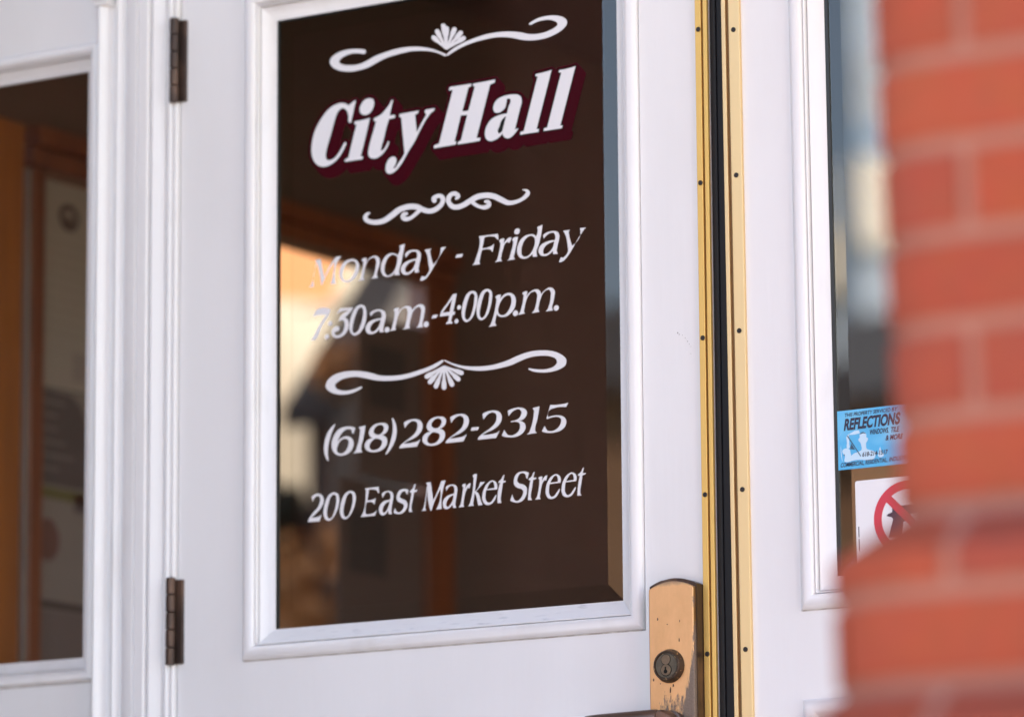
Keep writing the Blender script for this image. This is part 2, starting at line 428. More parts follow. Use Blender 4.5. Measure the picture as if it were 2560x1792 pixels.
def to_plane(crop, pts, Y):
    ox, oy, sc = CROPS[crop]
    return [at(ox + p[0] / sc, oy + p[1] / sc, Y)[[0, 2]] for p in pts]

def ellipse(cx, cy, rx, ry, n=20, tilt=0.35):
    return [(cx + rx * math.cos(a) - tilt * 0.0 + (-tilt) * ry * math.sin(a) * 0.35, cy + ry * math.sin(a)) for a in [2 * math.pi * k / n for k in range(n)]]

def glyph(crop, outer, holes=(), shift=(0, 0), scale=1.0):
    res = []
    for s in (outer, *holes):
        p = smooth(parse(s)) if isinstance(s, str) else np.array(s)
        p = p * np.array([scale, 1.0]) + np.array(shift)
        res.append(p)
    return (crop, res)

def fill(mb, polys, Y, mi=0):
    """polys: list of 2-D loops (first outer, the rest holes) on plane Y"""
    loops = [[Vector((q[0], q[1], 0)) for q in lp] for lp in polys]
    tris = tessellate_polygon(loops)
    flat = [q for lp in polys for q in lp]
    v = [(q[0], Y, q[1]) for q in flat]
    f = []
    for a, b, c in tris:
        pa, pb, pc = flat[a], flat[b], flat[c]
        cr = (pb[0] - pa[0]) * (pc[1] - pa[1]) - (pb[1] - pa[1]) * (pc[0] - pa[0])
        f.append((a, b, c) if cr > 0 else (a, c, b))
    mb.add(v, f, mi)

def ribbon(mb, crop, pts, Y, n=8, mi=0, r0=False, r1=False):
    """tapering stroke; pts (x, y, width) in crop pixels, one outline polygon per stroke"""
    P = np.array(pts, float); N = len(P); C = []
    for i in range(N - 1):
        p0 = P[max(i - 1, 0)]; p1 = P[i]; p2 = P[i + 1]; p3 = P[min(i + 2, N - 1)]
        for k in range(n):
            s = k / n
            C.append(0.5 * ((2 * p1) + (-p0 + p2) * s + (2 * p0 - 5 * p1 + 4 * p2 - p3) * s * s + (-p0 + 3 * p1 - 3 * p2 + p3) * s**3))
    C.append(P[-1]); C = np.array(C)
    T = np.gradient(C[:, :2], axis=0); T /= np.linalg.norm(T, axis=1)[:, None] + 1e-9
    Nn = np.stack([-T[:, 1], T[:, 0]], 1)
    Lf = C[:, :2] + Nn * C[:, 2:3] / 2; Rt = C[:, :2] - Nn * C[:, 2:3] / 2
    pl = to_plane(crop, np.concatenate([Lf, Rt]), Y); M = len(C)
    v = [(q[0], Y, q[1]) for q in pl]
    mb.add(v, [(i, i + 1, M + i + 1, M + i) for i in range(M - 1)], mi)
    for flag, idx, sg in ((r0, 0, -1), (r1, M - 1, 1)):
        if flag:
            c = C[idx]; cap = []
            for k in range(9):
                a = -math.pi / 2 + math.pi * k / 8
                cap.append(c[:2] + (T[idx] * sg * math.cos(a) + Nn[idx] * math.sin(a)) * c[2] / 2)
            q = to_plane(crop, cap, Y); mb.add([(w_[0], Y, w_[1]) for w_ in q], [tuple(range(9))], mi)

TITLE = [
 glyph('A', '878,215* 850,330 820,470 800,560* 790,588 770,592 752,570 750,480 735,420 700,365 655,345 610,365 565,420 530,510 495,630 450,800 405,950 375,1080 368,1170 385,1210 430,1222 500,1195 570,1120 625,1030 680,925* 700,918 713,935 690,1000 640,1100 560,1210 460,1290 380,1325 310,1332 230,1305 170,1240 135,1150 125,1040 140,900 180,740 250,590 340,450 430,350 530,285 640,258 710,270 750,298* 800,260 850,222'),
 glyph('A', '1113,510* 1040,830 955,1158* 990,1160 985,1205* 690,1250* 692,1215 720,1195 750,1175* 820,880 885,625* 860,620 850,590 865,565* 960,550 1040,530'),
 glyph('A', '1110,178 1165,195 1185,250 1170,330 1130,405 1075,450 1010,460 960,435 940,380 955,300 1000,230 1055,188'),
 glyph('A', '1505,205* 1480,310 1448,470* 1520,455* 1538,475 1525,510* 1435,530* 1400,640 1350,850 1300,1040 1298,1065* 1330,1050 1380,985 1415,905* 1440,905* 1430,950 1380,1050 1300,1140 1230,1185 1170,1195 1110,1175 1085,1120 1090,1040 1130,870 1180,700 1215,568* 1180,560* 1178,530 1200,505* 1300,450 1390,350 1450,265 1480,210'),
 glyph('A', '1935,385* 1925,430* 1875,455* 1905,750* 1980,600 2065,455* 2035,410* 2050,370* 2205,345* 2195,385 2150,420 2100,480 1960,720 1860,920 1760,1080 1700,1190 1640,1290 1560,1390 1490,1440 1430,1450 1390,1425 1378,1360 1395,1270 1440,1195 1490,1163 1530,1165 1558,1195 1555,1260 1535,1310 1500,1362* 1530,1355 1590,1275 1650,1190 1697,1100* 1640,500* 1605,490* 1615,445*'),
 glyph('B', '295,430* 300,395 315,380* 608,335* 602,370* 565,390* 480,725* 565,712* 655,375* 628,368* 632,335* 940,278* 935,320* 870,345* 680,1095* 735,1092* 725,1135* 418,1185* 425,1150 460,1130* 550,770* 460,780* 372,1145* 398,1142* 388,1185* 85,1240* 90,1195 120,1185 155,1170* 345,425*'),
 glyph('B', '1265,965* 1235,1005 1190,1060 1140,1095 1100,1098 1065,1080 1045,1025* 1000,1080 930,1125 870,1138 820,1115 797,1060 800,990 835,900 890,830 970,785 1105,752* 1130,650 1155,560 1140,542* 1105,548* 1098,600 1085,660 1040,715 985,742 935,735 913,690 925,620 965,560 1030,520 1110,495 1200,485 1260,490 1300,520 1312,580 1290,680 1260,800 1215,985* 1245,965', ['1095,790* 1040,835 1000,930 978,1010 990,1030 1030,1010 1055,940 1075,860']),
 glyph('B', '1730,143* 1520,970* 1555,968* 1545,1010* 1290,1050* 1295,1010* 1340,998* 1535,232* 1503,232* 1508,200* 1640,170'),
 glyph('B', '2065,90* 1852,922* 1885,918* 1875,958* 1618,998* 1625,958* 1668,948* 1865,180* 1830,178* 1838,145* 1960,122'),
]
AY = '1620,410* 1610,355* 1640,320 1700,290 1780,285 1830,300 1860,340 1862,400 1840,510 1828,610 1838,640* 1768,650* 1760,598* 1710,650 1640,685 1580,675 1545,620 1550,560 1590,500 1660,460 1790,430* 1805,370 1790,320 1740,312 1680,340 1645,380'
HOURS = [
 glyph('D', '75,882* 158,872* 150,810 212,500* 258,720 275,845* 290,840* 335,735 482,475* 440,780 425,835* 505,822* 498,780 560,430 600,385* 515,395* 500,410 475,440 330,715* 320,700* 265,435* 170,450* 195,475 185,530 125,815 105,855'),
 glyph('D', '800,435 850,460 878,520 870,610 835,700 770,770 690,805 620,790 575,735 562,660 580,570 630,490 700,445 750,432', ['740,470 690,495 645,560 620,640 618,720 640,765 680,775 740,745 790,670 820,590 825,510 800,470']),
 glyph('D', '1000,415* 985,490* 1040,420 1110,383 1160,385 1200,420 1210,480 1190,570 1165,700 1180,730* 1070,745* 1100,715 1115,680 1145,540 1150,450 1125,410 1080,415 1020,460 985,530 960,650 950,740 965,765* 850,780* 890,750 905,700 945,500 945,475 918,460* 925,440'),
 glyph('D', '1608,190* 1555,480 1520,660 1530,685* 1445,690* 1448,645* 1400,695 1340,718 1280,705 1235,650 1225,580 1240,490 1290,400 1360,345 1430,340 1490,370* 1525,235 1520,220*', ['1485,395 1450,370 1400,365 1350,400 1305,480 1285,570 1290,650 1320,690 1370,685 1430,630 1470,540 1485,460']),
 glyph('D', AY, ['1780,455* 1700,480 1640,530 1612,600 1625,640 1660,645 1710,610 1755,550']),
 glyph('D', '2035,265* 2010,300 2015,340 2060,520* 2180,290 2180,250* 2270,235* 2230,280 2180,360 2050,590 1980,700 1920,760 1860,780* 1850,765* 1880,700* 1925,712 1975,660 2002,600* 1990,540 1945,320 1920,285*'),
 glyph('E', '205,615* 303,603* 285,655* 178,670*'),
 glyph('E', '550,325* 860,285* 870,380* 850,375 820,340 740,325 645,345* 610,515* 720,495 770,470 800,435* 775,572* 765,572* 745,540 690,530 605,545* 570,700 565,745 582,768* 448,785* 485,745 500,700 570,380 565,350'),
 glyph('E', '965,360* 948,450* 1000,375 1040,345 1080,345* 1045,430* 1030,425 1010,415 975,440 945,520 915,640 910,695 928,718* 808,737* 845,700 860,650 895,470 895,425 878,405* 885,390'),
 glyph('E', '1182,333* 1130,580 1115,655 1132,690* 1000,712* 1040,680 1055,620 1100,440 1100,400 1085,385* 1095,365'),
 glyph('E', '1170,200 1205,212 1208,245 1190,280 1155,293 1125,280 1122,245 1140,212'),
 glyph('E', '1570,140* 1520,430 1475,590 1488,645* 1415,655* 1410,600* 1360,650 1290,683 1220,670 1175,615 1165,550 1180,460 1230,370 1310,310 1390,292 1440,300 1462,330* 1490,200 1483,180*', ['1440,350 1400,318 1350,328 1290,380 1250,460 1235,550 1245,625 1280,650 1340,635 1400,570 1435,490 1450,420']),
 glyph('E', '1590,365* 1578,310* 1620,275 1690,248 1750,240 1810,255 1838,300 1835,370 1810,480 1798,560 1818,605* 1740,610* 1735,555* 1680,610 1610,640 1545,630 1510,580 1515,515 1555,455 1625,415 1765,385* 1775,320 1755,275 1700,272 1640,305', ['1755,410* 1670,440 1610,490 1580,560 1590,605 1630,605 1690,565 1735,500']),
 glyph('E', '2010,220* 1990,255 1995,300 2045,475* 2175,240 2165,195* 2265,182* 2220,235 2150,340 2020,570 1950,670 1890,725 1840,740* 1835,725* 1868,652* 1890,668 1920,650 1965,595 1980,560* 1975,520 1920,270 1898,238*'),
 glyph('F', '450,290* 440,330 300,580 210,780 185,812* 108,818* 140,780 230,610 375,380* 215,395* 150,425* 200,310* 215,298'),
 glyph('F', ellipse(440, 530, 36, 42)), glyph('F', ellipse(385, 755, 37, 43)),
 glyph('F', '555,365* 605,278* 832,262* 805,305 690,430* 740,470 755,540 740,630 690,710 610,765 530,772 475,730 465,670 490,615 540,580 585,585 597,615 585,650 550,665 515,690 535,725 580,730 640,690 675,610 685,530 660,475 620,480 585,495* 590,470 760,310* 620,335 590,350'),
 glyph('F', '970,215 1020,235 1050,310 1055,400 1035,520 990,630 920,710 850,735 795,700 765,620 770,520 800,400 850,290 910,230', ['960,255 925,275 880,370 840,490 820,590 822,670 850,695 900,670 945,580 985,450 1000,340 985,270']),
 glyph('F', '1128,415* 1112,355* 1160,320 1230,295 1310,300 1360,330 1380,390 1370,470 1345,590 1340,650 1358,672* 1278,680* 1268,625* 1210,685 1130,712 1070,695 1040,645 1045,580 1080,520 1150,475 1300,445* 1310,370 1290,330 1230,325 1175,355', ['1292,470* 1210,495 1150,540 1118,610 1130,665 1170,668 1230,620 1275,550']),
 glyph('F', ellipse(1402, 635, 42, 47)),
 glyph('F', '1605,268* 1585,350* 1650,275 1720,240 1780,240 1815,270 1825,310* 1880,245 1950,208 2000,210 2038,250 2040,310 2020,430 2000,540 2010,592* 1890,605* 1925,570 1940,530 1970,380 1975,290 1950,250 1900,265 1840,330 1810,420 1785,530 1780,585 1792,610* 1660,632* 1700,600 1715,540 1745,400 1745,310 1725,270 1670,280 1610,350 1580,430 1555,540 1545,610 1555,640* 1430,662* 1475,625 1490,570 1530,380 1530,330 1512,310* 1520,295'),
 glyph('F', ellipse(2062, 545, 44, 49)),
 glyph('G', '80,660* 165,650* 145,705* 58,718*'),
 glyph('G', '485,295* 470,380 425,605* 460,600* 450,650* 415,660* 395,740 392,765 415,778* 408,800* 298,812* 308,790 338,760 345,735 355,665* 200,685* 205,650 330,450 420,310*', ['410,390* 245,620* 365,605* 385,500']),
 glyph('G', ellipse(525, 530, 32, 38)), glyph('G', ellipse(480, 762, 33, 40)),
]
ZO = '755,252 805,268 832,330 830,420 805,550 760,680 700,755 645,778 595,745 570,660 572,560 600,430 640,330 695,268'
ZH = '750,290 715,310 680,390 640,540 622,650 632,720 660,740 700,710 735,630 765,520 780,400 778,310'
HOURS += [glyph('G', ZO, [ZH]), glyph('G', ZO, [ZH], (250, -32)),
 glyph('G', '1235,315* 1215,390* 1270,325 1340,288 1400,288 1455,325 1482,400 1478,480 1445,570 1385,640 1310,685 1245,692 1190,675 1165,640* 1140,740 1135,800 1162,835* 1020,860* 1055,820 1075,770 1150,440 1155,390 1135,360* 1145,345', ['1350,325 1290,350 1235,420 1200,500 1185,590 1200,640 1250,662 1310,640 1365,570 1400,480 1408,390 1390,335']),
 glyph('G', ellipse(1475, 628, 43, 48)),
 glyph('G', '1680,260* 1660,345* 1730,265 1800,228 1860,228 1900,270 1908,312* 1970,240 2050,195 2100,200 2138,250 2138,320 2115,440 2095,530 2110,580* 1985,600* 2020,560 2040,510 2070,350 2070,270 2045,232 1990,245 1930,310 1895,400 1870,510 1865,570 1882,605* 1745,628* 1785,590 1805,540 1838,390 1838,300 1810,262 1750,275 1690,340 1655,430 1630,540 1622,605 1636,635* 1510,655* 1555,610 1570,560 1610,370 1612,320 1590,300* 1598,285'),
 glyph('G', ellipse(2165, 540, 43, 48))]
TWO = '1500,608* 1482,515* 1540,480 1620,458 1710,458 1770,490 1798,550 1790,630 1740,710 1650,780 1540,830 1480,868* 1640,850 1710,830 1765,788* 1705,918* 1405,948* 1410,925 1480,850 1600,760 1680,680 1712,590 1700,510 1650,485 1590,505 1540,550'
EI = ('1110,520 1170,525 1212,560 1220,610 1195,670 1105,725* 1160,740 1195,780 1203,840 1180,910 1120,970 1040,1005 960,1012 880,995 830,950 822,890 850,830 960,775* 915,750 893,700 905,640 950,575 1020,535',
      ['1080,550 1020,575 980,630 975,680 1020,715 1080,712 1130,660 1145,600 1125,560', '1000,785 950,820 910,880 905,940 940,975 1000,975 1070,940 1108,880 1110,820 1060,790'])
ONE = '835,560* 800,780 765,920 765,980 795,1010* 618,1035* 665,995 685,940 740,690 740,625 712,595* 760,582'
PHONE = [
 glyph('H', '330,540* 300,600 245,750 210,900 200,1030 215,1150* 198,1160* 155,1080 135,980 138,880 165,760 220,640 310,545*'),
 glyph('H', '665,605* 630,705* 612,690 600,640 550,620 490,640 430,700 375,800 362,838* 420,780 510,745 570,755 620,800 635,870 610,960 550,1030 470,1065 400,1070 330,1045 285,990 265,920 270,820 310,720 370,640 450,595 540,580 610,585', ['500,785 440,800 390,850 360,920 352,970 370,1020 410,1035 470,1020 520,960 548,880 545,810']),
 glyph('H', ONE), glyph('H', *EI),
 glyph('H', '1300,435* 1335,500 1360,600 1362,680 1340,800 1270,950 1190,1050* 1170,1045* 1220,940 1265,800 1295,650 1295,540 1278,440*'),
 glyph('H', TWO), glyph('H', *EI, (975, -108)), glyph('I', TWO, (), (-1378, 48)),
 glyph('I', '470,730* 592,720* 570,775* 448,788*'), glyph('I', TWO, (), (-879, -10), 1.031),
 glyph('I', '1090,542* 1078,450* 1140,420 1220,398 1310,398 1375,425 1400,480 1385,540 1340,590 1255,615* 1320,630 1365,670 1378,730 1350,800 1280,860 1180,895 1080,895 1000,880 975,868* 1020,768* 1040,810 1070,850 1130,865 1200,845 1260,790 1285,710 1265,650 1220,635 1135,645* 1130,622* 1200,610 1260,580 1300,520 1305,460 1270,425 1200,435 1130,490'),
 glyph('I', ONE, (), (776, -187)),
 glyph('I', '2100,312* 2062,385* 1840,410 1800,425 1755,558* 1830,535 1920,525 2000,540 2055,590 2065,650 2040,720 1970,780 1870,815 1770,822 1690,810 1652,795* 1700,700* 1715,740 1750,785 1810,792 1880,770 1945,710 1975,640 1970,580 1930,555 1860,555 1790,570 1735,592* 1730,580* 1795,350* 2040,328'),
]
Z2 = ('480,512 535,530 562,600 555,700 515,830 460,920 400,965 345,945 312,870 315,770 345,650 400,550', ['470,545 430,580 395,680 370,790 370,880 395,930 430,920 475,840 505,730 515,620 500,555'])
ADDRESS = [
 glyph('J', '138,665* 122,585* 170,545 230,532 280,550 312,610 310,680 270,760 200,840 115,915* 210,905 250,890 282,855* 248,972* 62,985* 70,955 150,830 220,750 250,670 255,600 225,565 180,590'),
 glyph('J', *Z2), glyph('J', *Z2, (262, -25)),
 glyph('J', '970,450* 1190,422* 1198,525* 1185,520 1160,480 1110,465 1035,470* 1010,640* 1080,632 1120,620 1145,590* 1125,702* 1115,702* 1090,670 1050,665 1000,672* 980,830 985,860* 1050,860 1110,840 1168,785* 1130,882* 902,905* 930,860 985,540 985,480'),
 glyph('J', '1252,605* 1240,535* 1280,505 1350,488 1400,505 1425,560 1415,650 1395,770 1395,830 1408,855* 1350,858* 1340,800* 1300,855 1260,880 1215,860 1195,800 1205,730 1250,670 1370,630* 1380,570 1360,515 1315,512 1275,560', ['1365,655* 1300,690 1260,760 1255,820 1270,840 1300,820 1345,740']),
 glyph('J', '1665,475* 1648,545* 1635,535 1620,500 1580,495 1540,540 1530,590 1560,612 1620,640 1648,690 1640,760 1600,820 1540,855 1480,855 1430,838* 1445,770* 1460,765* 1475,815 1510,830 1560,800 1590,740 1585,705 1540,680 1490,650 1475,600 1485,540 1525,480 1590,458 1640,462'),
 glyph('J', '1782,378* 1760,475* 1808,470* 1795,500* 1755,510* 1740,600 1715,770 1720,800 1735,820* 1672,825* 1672,790 1680,740 1715,520* 1688,515* 1690,490* 1735,445 1765,385'),
 glyph('J', '1868,810* 1950,800* 1935,765 1940,700 1972,430* 2010,780 2018,805* 2035,800* 2065,700 2175,460* 2130,740 2105,785* 2195,775* 2190,720 2228,420 2258,320* 2190,330* 2165,400 2062,640* 2020,345* 1940,360* 1962,390 1955,450 1915,720 1900,770'),
 glyph('K', '38,690* 28,620* 70,590 130,578 185,590 212,640 205,730 185,860 182,910 200,945* 143,950* 135,895* 95,945 45,970 0,955 -18,900 -12,830 40,770 160,725* 165,650 150,605 105,600 60,640', ['150,748* 85,785 45,850 38,915 60,935 95,905 135,840']),
 glyph('K', '350,568* 335,660* 370,590 400,562 428,555* 408,640* 385,630 360,660 335,730 315,850 310,900 322,932* 230,942* 262,900 275,840 300,670 305,620 288,605* 292,590'),
 glyph('K', '528,408* 490,690* 570,570 575,540* 655,535* 610,580 510,690* 550,720 575,790 600,870 618,900* 545,912* 530,840 500,730 488,712* 470,850 465,890 475,915* 383,925* 410,885 425,830 470,520 470,465 455,450* 462,435'),
 glyph('K', '780,512 825,535 848,590 845,655* 672,668* 662,750 670,830 700,865 740,860 790,800 830,738* 835,745* 815,815 765,880 700,905 650,890 615,830 612,740 640,640 690,560', ['685,650* 800,632* 798,570 780,535 750,540 710,590']),
 glyph('K', '962,422* 945,520* 985,515* 980,540* 940,550* 920,690 905,800 908,850 918,870* 855,875* 852,830 895,550* 870,555* 870,530* 915,490 950,430'),
 glyph('K', '1355,395* 1330,485* 1318,480 1300,420 1260,395 1210,410 1175,470 1170,530 1200,560 1270,580 1315,620 1322,690 1300,770 1245,840 1180,865 1110,858 1055,835* 1090,730* 1105,790 1130,830 1170,838 1220,800 1255,740 1260,680 1235,650 1170,630 1125,590 1112,530 1130,450 1180,390 1250,370 1320,375'),
]
T2 = '1445,375* 1425,470* 1475,468* 1465,490* 1420,505* 1405,620 1385,760 1388,795 1405,825* 1338,828* 1340,780 1378,510* 1350,510* 1350,488* 1400,445 1430,385'
E2 = ('1795,412 1840,435 1862,490 1855,550* 1688,570* 1675,650 1680,730 1710,770 1745,765 1800,700 1842,642* 1848,655* 1825,720 1775,785 1710,808 1655,790 1625,735 1622,650 1650,540 1705,455', ['1695,550* 1812,532* 1812,475 1795,438 1765,440 1725,490'])
ADDRESS += [glyph('K', T2),
 glyph('K', '1572,450* 1555,540* 1590,470 1620,440 1648,432* 1630,518* 1605,510 1580,540 1555,610 1535,730 1528,780 1542,810* 1450,820* 1480,780 1495,720 1520,540 1520,500 1502,480* 1510,470'),
 glyph('K', *E2), glyph('K', *E2, (253, -27)), glyph('K', T2, (), (787, -73))]

# ------------------------------------------------------------------ left door
door = empty('glazed_door', (-0.12, 0, 0.01), 'white glazed door with town hall lettering on its glass, standing left of the brass strips', 'door', 'white double doors')
LEAF = (-0.5215, 0.2915, 0.012, DOOR_TOP)
m = MB(); ring_frame(m, LEAF, (OPEN[0] - 0.0013, OPEN[1] + 0.0013, OPEN[2] - 0.0013, OPEN[3] + 0.0013), 0.0, 0.044)
m.build('door_leaf', WHITE, door)
molding(OPEN, PROF, 'glazing_molding', WHITE_TRIM, door)
# worn putty fillet along the bottom and a thin grey-brown line along its lower edge
m = MB(); m.add([(OPEN[0] + 0.0215, 0.0024, OPEN[2] + 0.0214), (OPEN[1] - 0.0215, 0.0024, OPEN[2] + 0.0214), (OPEN[1] - 0.0392, 0.0148, OPEN[2] + 0.0392), (OPEN[0] + 0.0392, 0.0148, OPEN[2] + 0.0392)], [(0, 1, 2, 3)])
m.build('putty_fillet', PUTTY, door, label='worn cracked grey putty')
m = MB(); m.box(OPEN[0] + 0.001, OPEN[1] - 0.004, -0.0006, 0.001, OPEN[2] - 0.0016, OPEN[2] + 0.0002); m.build('lower_edge_line', EDGE_LINE, door)
ing = 0.0385
IN = (OPEN[0] + ing, OPEN[1] - ing, OPEN[2] + ing, OPEN[3] - ing)
gp = pane(IN, YG, door, bev=0.0235, dep=0.0013)
m = MB(); ring_frame(m, IN, (IN[0] + 0.0046, IN[1] - 0.0012, IN[2] + 0.0012, IN[3] - 0.0035), YG - 0.0006, YG + 0.004); m.build('glazing_gasket', SEAL, door)
m = MB(); molding((OPEN[0], OPEN[1], 0.28, 1.0905), [(u, h * 0.9) for u, h in PROF[1:10]] + [(0.030, -0.004), (0.06, -0.004)], 'panel_molding', WHITE_TRIM, door)

def lettering(name, glyphs, mat_, Y, parent, label):
    mb = MB()
    for crop, loops in glyphs:
        fill(mb, [to_plane(crop, lp, Y) for lp in loops], Y)
    return mb.build(name, mat_, parent, label=label)
YL = YG - 0.0005
lettering('title_lettering', TITLE, VINYL, YL - 0.0004, gp, 'bold white slanted lettering "City Hall"')
lettering('hours_lettering', HOURS, VINYL, YL, gp, 'white italic opening hours in two lines')
lettering('phone_lettering', PHONE, VINYL, YL, gp, 'white italic telephone number')
lettering('address_lettering', ADDRESS, VINYL, YL, gp, 'white italic street address')

def raster_layer(name, glyphs, dil, sweep, mat_, Y, parent, cell=0.0003, label=None):
    """outline / drop shade of the title, as one clean flat sheet of vinyl"""
    loops = [np.array(to_plane(c, lp, Y)) for c, lps in glyphs for lp in lps]
    solids = [(np.array(to_plane(c, lps[0], Y)), [np.array(to_plane(c, l, Y)) for l in lps[1:]]) for c, lps in glyphs]
    al = np.concatenate(loops); x0, z0 = al.min(0) - dil - 0.03; x1, z1 = al.max(0) + dil + 0.03
    nx = int((x1 - x0) / cell) + 1; nz = int((z1 - z0) / cell) + 1
    M = np.zeros((nz, nx), bool)
    gx = x0 + (np.arange(nx) + 0.5) * cell; gz = z0 + (np.arange(nz) + 0.5) * cell
    for lp in loops:                                  # band of half-width dil along each outline
        q = np.concatenate([lp, lp[:1]])
        for a, b in zip(q[:-1], q[1:]):
            lo = np.minimum(a, b) - dil; hi = np.maximum(a, b) + dil
            i0 = max(int((lo[0] - x0) / cell), 0); i1 = int((hi[0] - x0) / cell) + 2; j0 = max(int((lo[1] - z0) / cell), 0); j1 = int((hi[1] - z0) / cell) + 2
            XX, ZZ = np.meshgrid(gx[i0:i1], gz[j0:j1]); d = b - a; L2 = d @ d + 1e-12
            tt = np.clip(((XX - a[0]) * d[0] + (ZZ - a[1]) * d[1]) / L2, 0, 1)
            M[j0:j1, i0:i1] |= (XX - a[0] - tt * d[0])**2 + (ZZ - a[1] - tt * d[1])**2 < dil * dil
    for outer, _ in solids:                            # even-odd inside test per scan line (counters are covered by the band or stay open)
        q = np.concatenate([outer, outer[:1]])
        for r in range(nz):
            zz = gz[r]; c = (q[:-1, 1] <= zz) != (q[1:, 1] <= zz)
            if not c.any(): continue
            xs = np.sort(q[:-1, 0][c] + (zz - q[:-1, 1][c]) / (q[1:, 1][c] - q[:-1, 1][c]) * (q[1:, 0][c] - q[:-1, 0][c]))
            for k in range(0, len(xs) - 1, 2): M[r, (gx > xs[k]) & (gx < xs[k + 1])] = True
    if sweep is not None:
        sx, sz = sweep; B = M.copy(); n = int(max(abs(sx), abs(sz)) / cell)
        for k in range(1, n + 1):
            dx = int(round(sx / cell * k / n)); dz = int(round(sz / cell * k / n))
            Sh = np.zeros_like(B)
            ys, ye = max(0, dz), min(nz, nz + dz); xs_, xe = max(0, dx), min(nx, nx + dx)
            Sh[ys:ye, xs_:xe] = B[ys - dz:ye - dz, xs_ - dx:xe - dx]
            M |= Sh
    mb = MB(); v = []; f = []
    for r in range(nz):
        row = np.concatenate([[0], M[r].astype(np.int8), [0]]); dlt = np.diff(row); st = np.where(dlt == 1)[0]; en = np.where(dlt == -1)[0]
        for a, b in zip(st, en):
            n0 = len(v); xa = x0 + a * cell; xb = x0 + b * cell; za = z0 + r * cell; zb = za + cell
            v += [(xa, Y, za), (xb, Y, za), (xb, Y, zb), (xa, Y, zb)]; f.append((n0, n0 + 1, n0 + 2, n0 + 3))
    mb.add(v, f)
    return mb.build(name, mat_, parent, label=label)
raster_layer('title_outline', TITLE, 0.0016, None, BLACKV, YL - 0.0002, gp, label='thin black outline of the title')
raster_layer('title_shade', TITLE, 0.0046, (0.0108, -0.0122), MAROON, YL, gp, label='maroon drop shade of the title')

def petals(mb, crop, base, tips, w, Y):
    for k, (tx, ty) in enumerate(tips):
        bx, by = base; L = math.hypot(tx - bx, ty - by)
        mid = ((bx * 0.45 + tx * 0.55), (by * 0.45 + ty * 0.55))
        ribbon(mb, crop, [(bx, by, w * 0.36), (mid[0], mid[1], w * 0.62), (bx * 0.2 + tx * 0.8, by * 0.2 + ty * 0.8, w), (tx, ty, w)], Y - 0.00002 * (k + 1), r1=True)
mb = MB()
for cr_, o_ in (('L', '740,690 752,720 735,750 700,757* 600,745 500,752 400,785 320,830 278,880 275,910 330,945 440,960 560,955 680,925 790,870 900,805 1050,745 1250,680 1450,640 1650,628 1800,640 1980,680 2100,725 2195,765* 2188,795* 2165,800* 2060,750 1900,710 1720,700 1560,710 1400,745 1200,800 1050,860 920,930 800,995 650,1045 500,1072 380,1072 260,1050 150,990 105,920 115,850 180,780 300,715 430,680 560,668 680,675'),
                ('M', '40,915* 60,938* 180,860 340,770 520,700 720,645 920,605 1100,600 1260,620 1400,650 1540,658 1700,645 1880,600 2030,530 2150,440 2205,360 2200,300 2150,250 2060,220 1950,212 1820,225 1700,255 1590,310 1520,360* 1530,378* 1570,378* 1660,330 1780,298 1880,290 1960,305 2020,335 2035,375 1990,425 1900,475 1780,520 1640,545 1500,542 1380,515 1240,502 1080,502 920,518 760,550 600,598 450,655 300,725 170,800')):
    fill(mb, [to_plane(cr_, smooth(parse(o_)), YL)], YL)
petals(mb, 'M', (42, 815), [(-185, 608), (-122, 497), (-10, 397), (47, 445), (185, 462), (298, 525), (350, 620)], 84, YL)
mb.build('upper_scroll_ornament', VINYL, gp, label='white scroll with shell above the title')
mb = MB()
ribbon(mb, 'N', [(135, 480, 14), (95, 498, 40), (68, 548, 60), (110, 590, 56), (210, 606, 62), (320, 580, 68), (420, 512, 74), (520, 438, 72), (640, 402, 72), (740, 405, 72), (820, 440, 66), (900, 460, 64), (980, 440, 62), (1052, 385, 58), (1082, 320, 60), (1065, 272, 60), (1015, 262, 52), (965, 290, 58), (968, 322, 62)], YL, r1=True)
ribbon(mb, 'N', [(790, 440, 50), (720, 502, 46), (660, 548, 46), (600, 562, 58), (560, 540, 60), (575, 502, 56), (608, 492, 38)], YL - 0.00003, r1=True)
ribbon(mb, 'N', [(1245, 308, 16), (1278, 268, 58), (1248, 235, 60), (1195, 240, 55), (1155, 290, 62), (1160, 350, 62), (1210, 400, 66), (1280, 405, 66), (1350, 380, 66), (1430, 330, 68), (1530, 275, 72), (1640, 255, 72), (1740, 265, 72), (1840, 310, 72), (1930, 350, 62), (2030, 340, 50), (2120, 300, 45), (2180, 245, 55), (2190, 215, 50), (2165, 190, 32), (2120, 182, 10)], YL)
ribbon(mb, 'N', [(1445, 325, 56), (1510, 378, 46), (1570, 405, 45), (1630, 410, 55), (1680, 380, 60), (1672, 340, 52), (1638, 336, 38)], YL - 0.00003, r1=True)
mb.build('middle_scroll_ornament', VINYL, gp, label='white curling scroll between title and hours')
mb = MB()
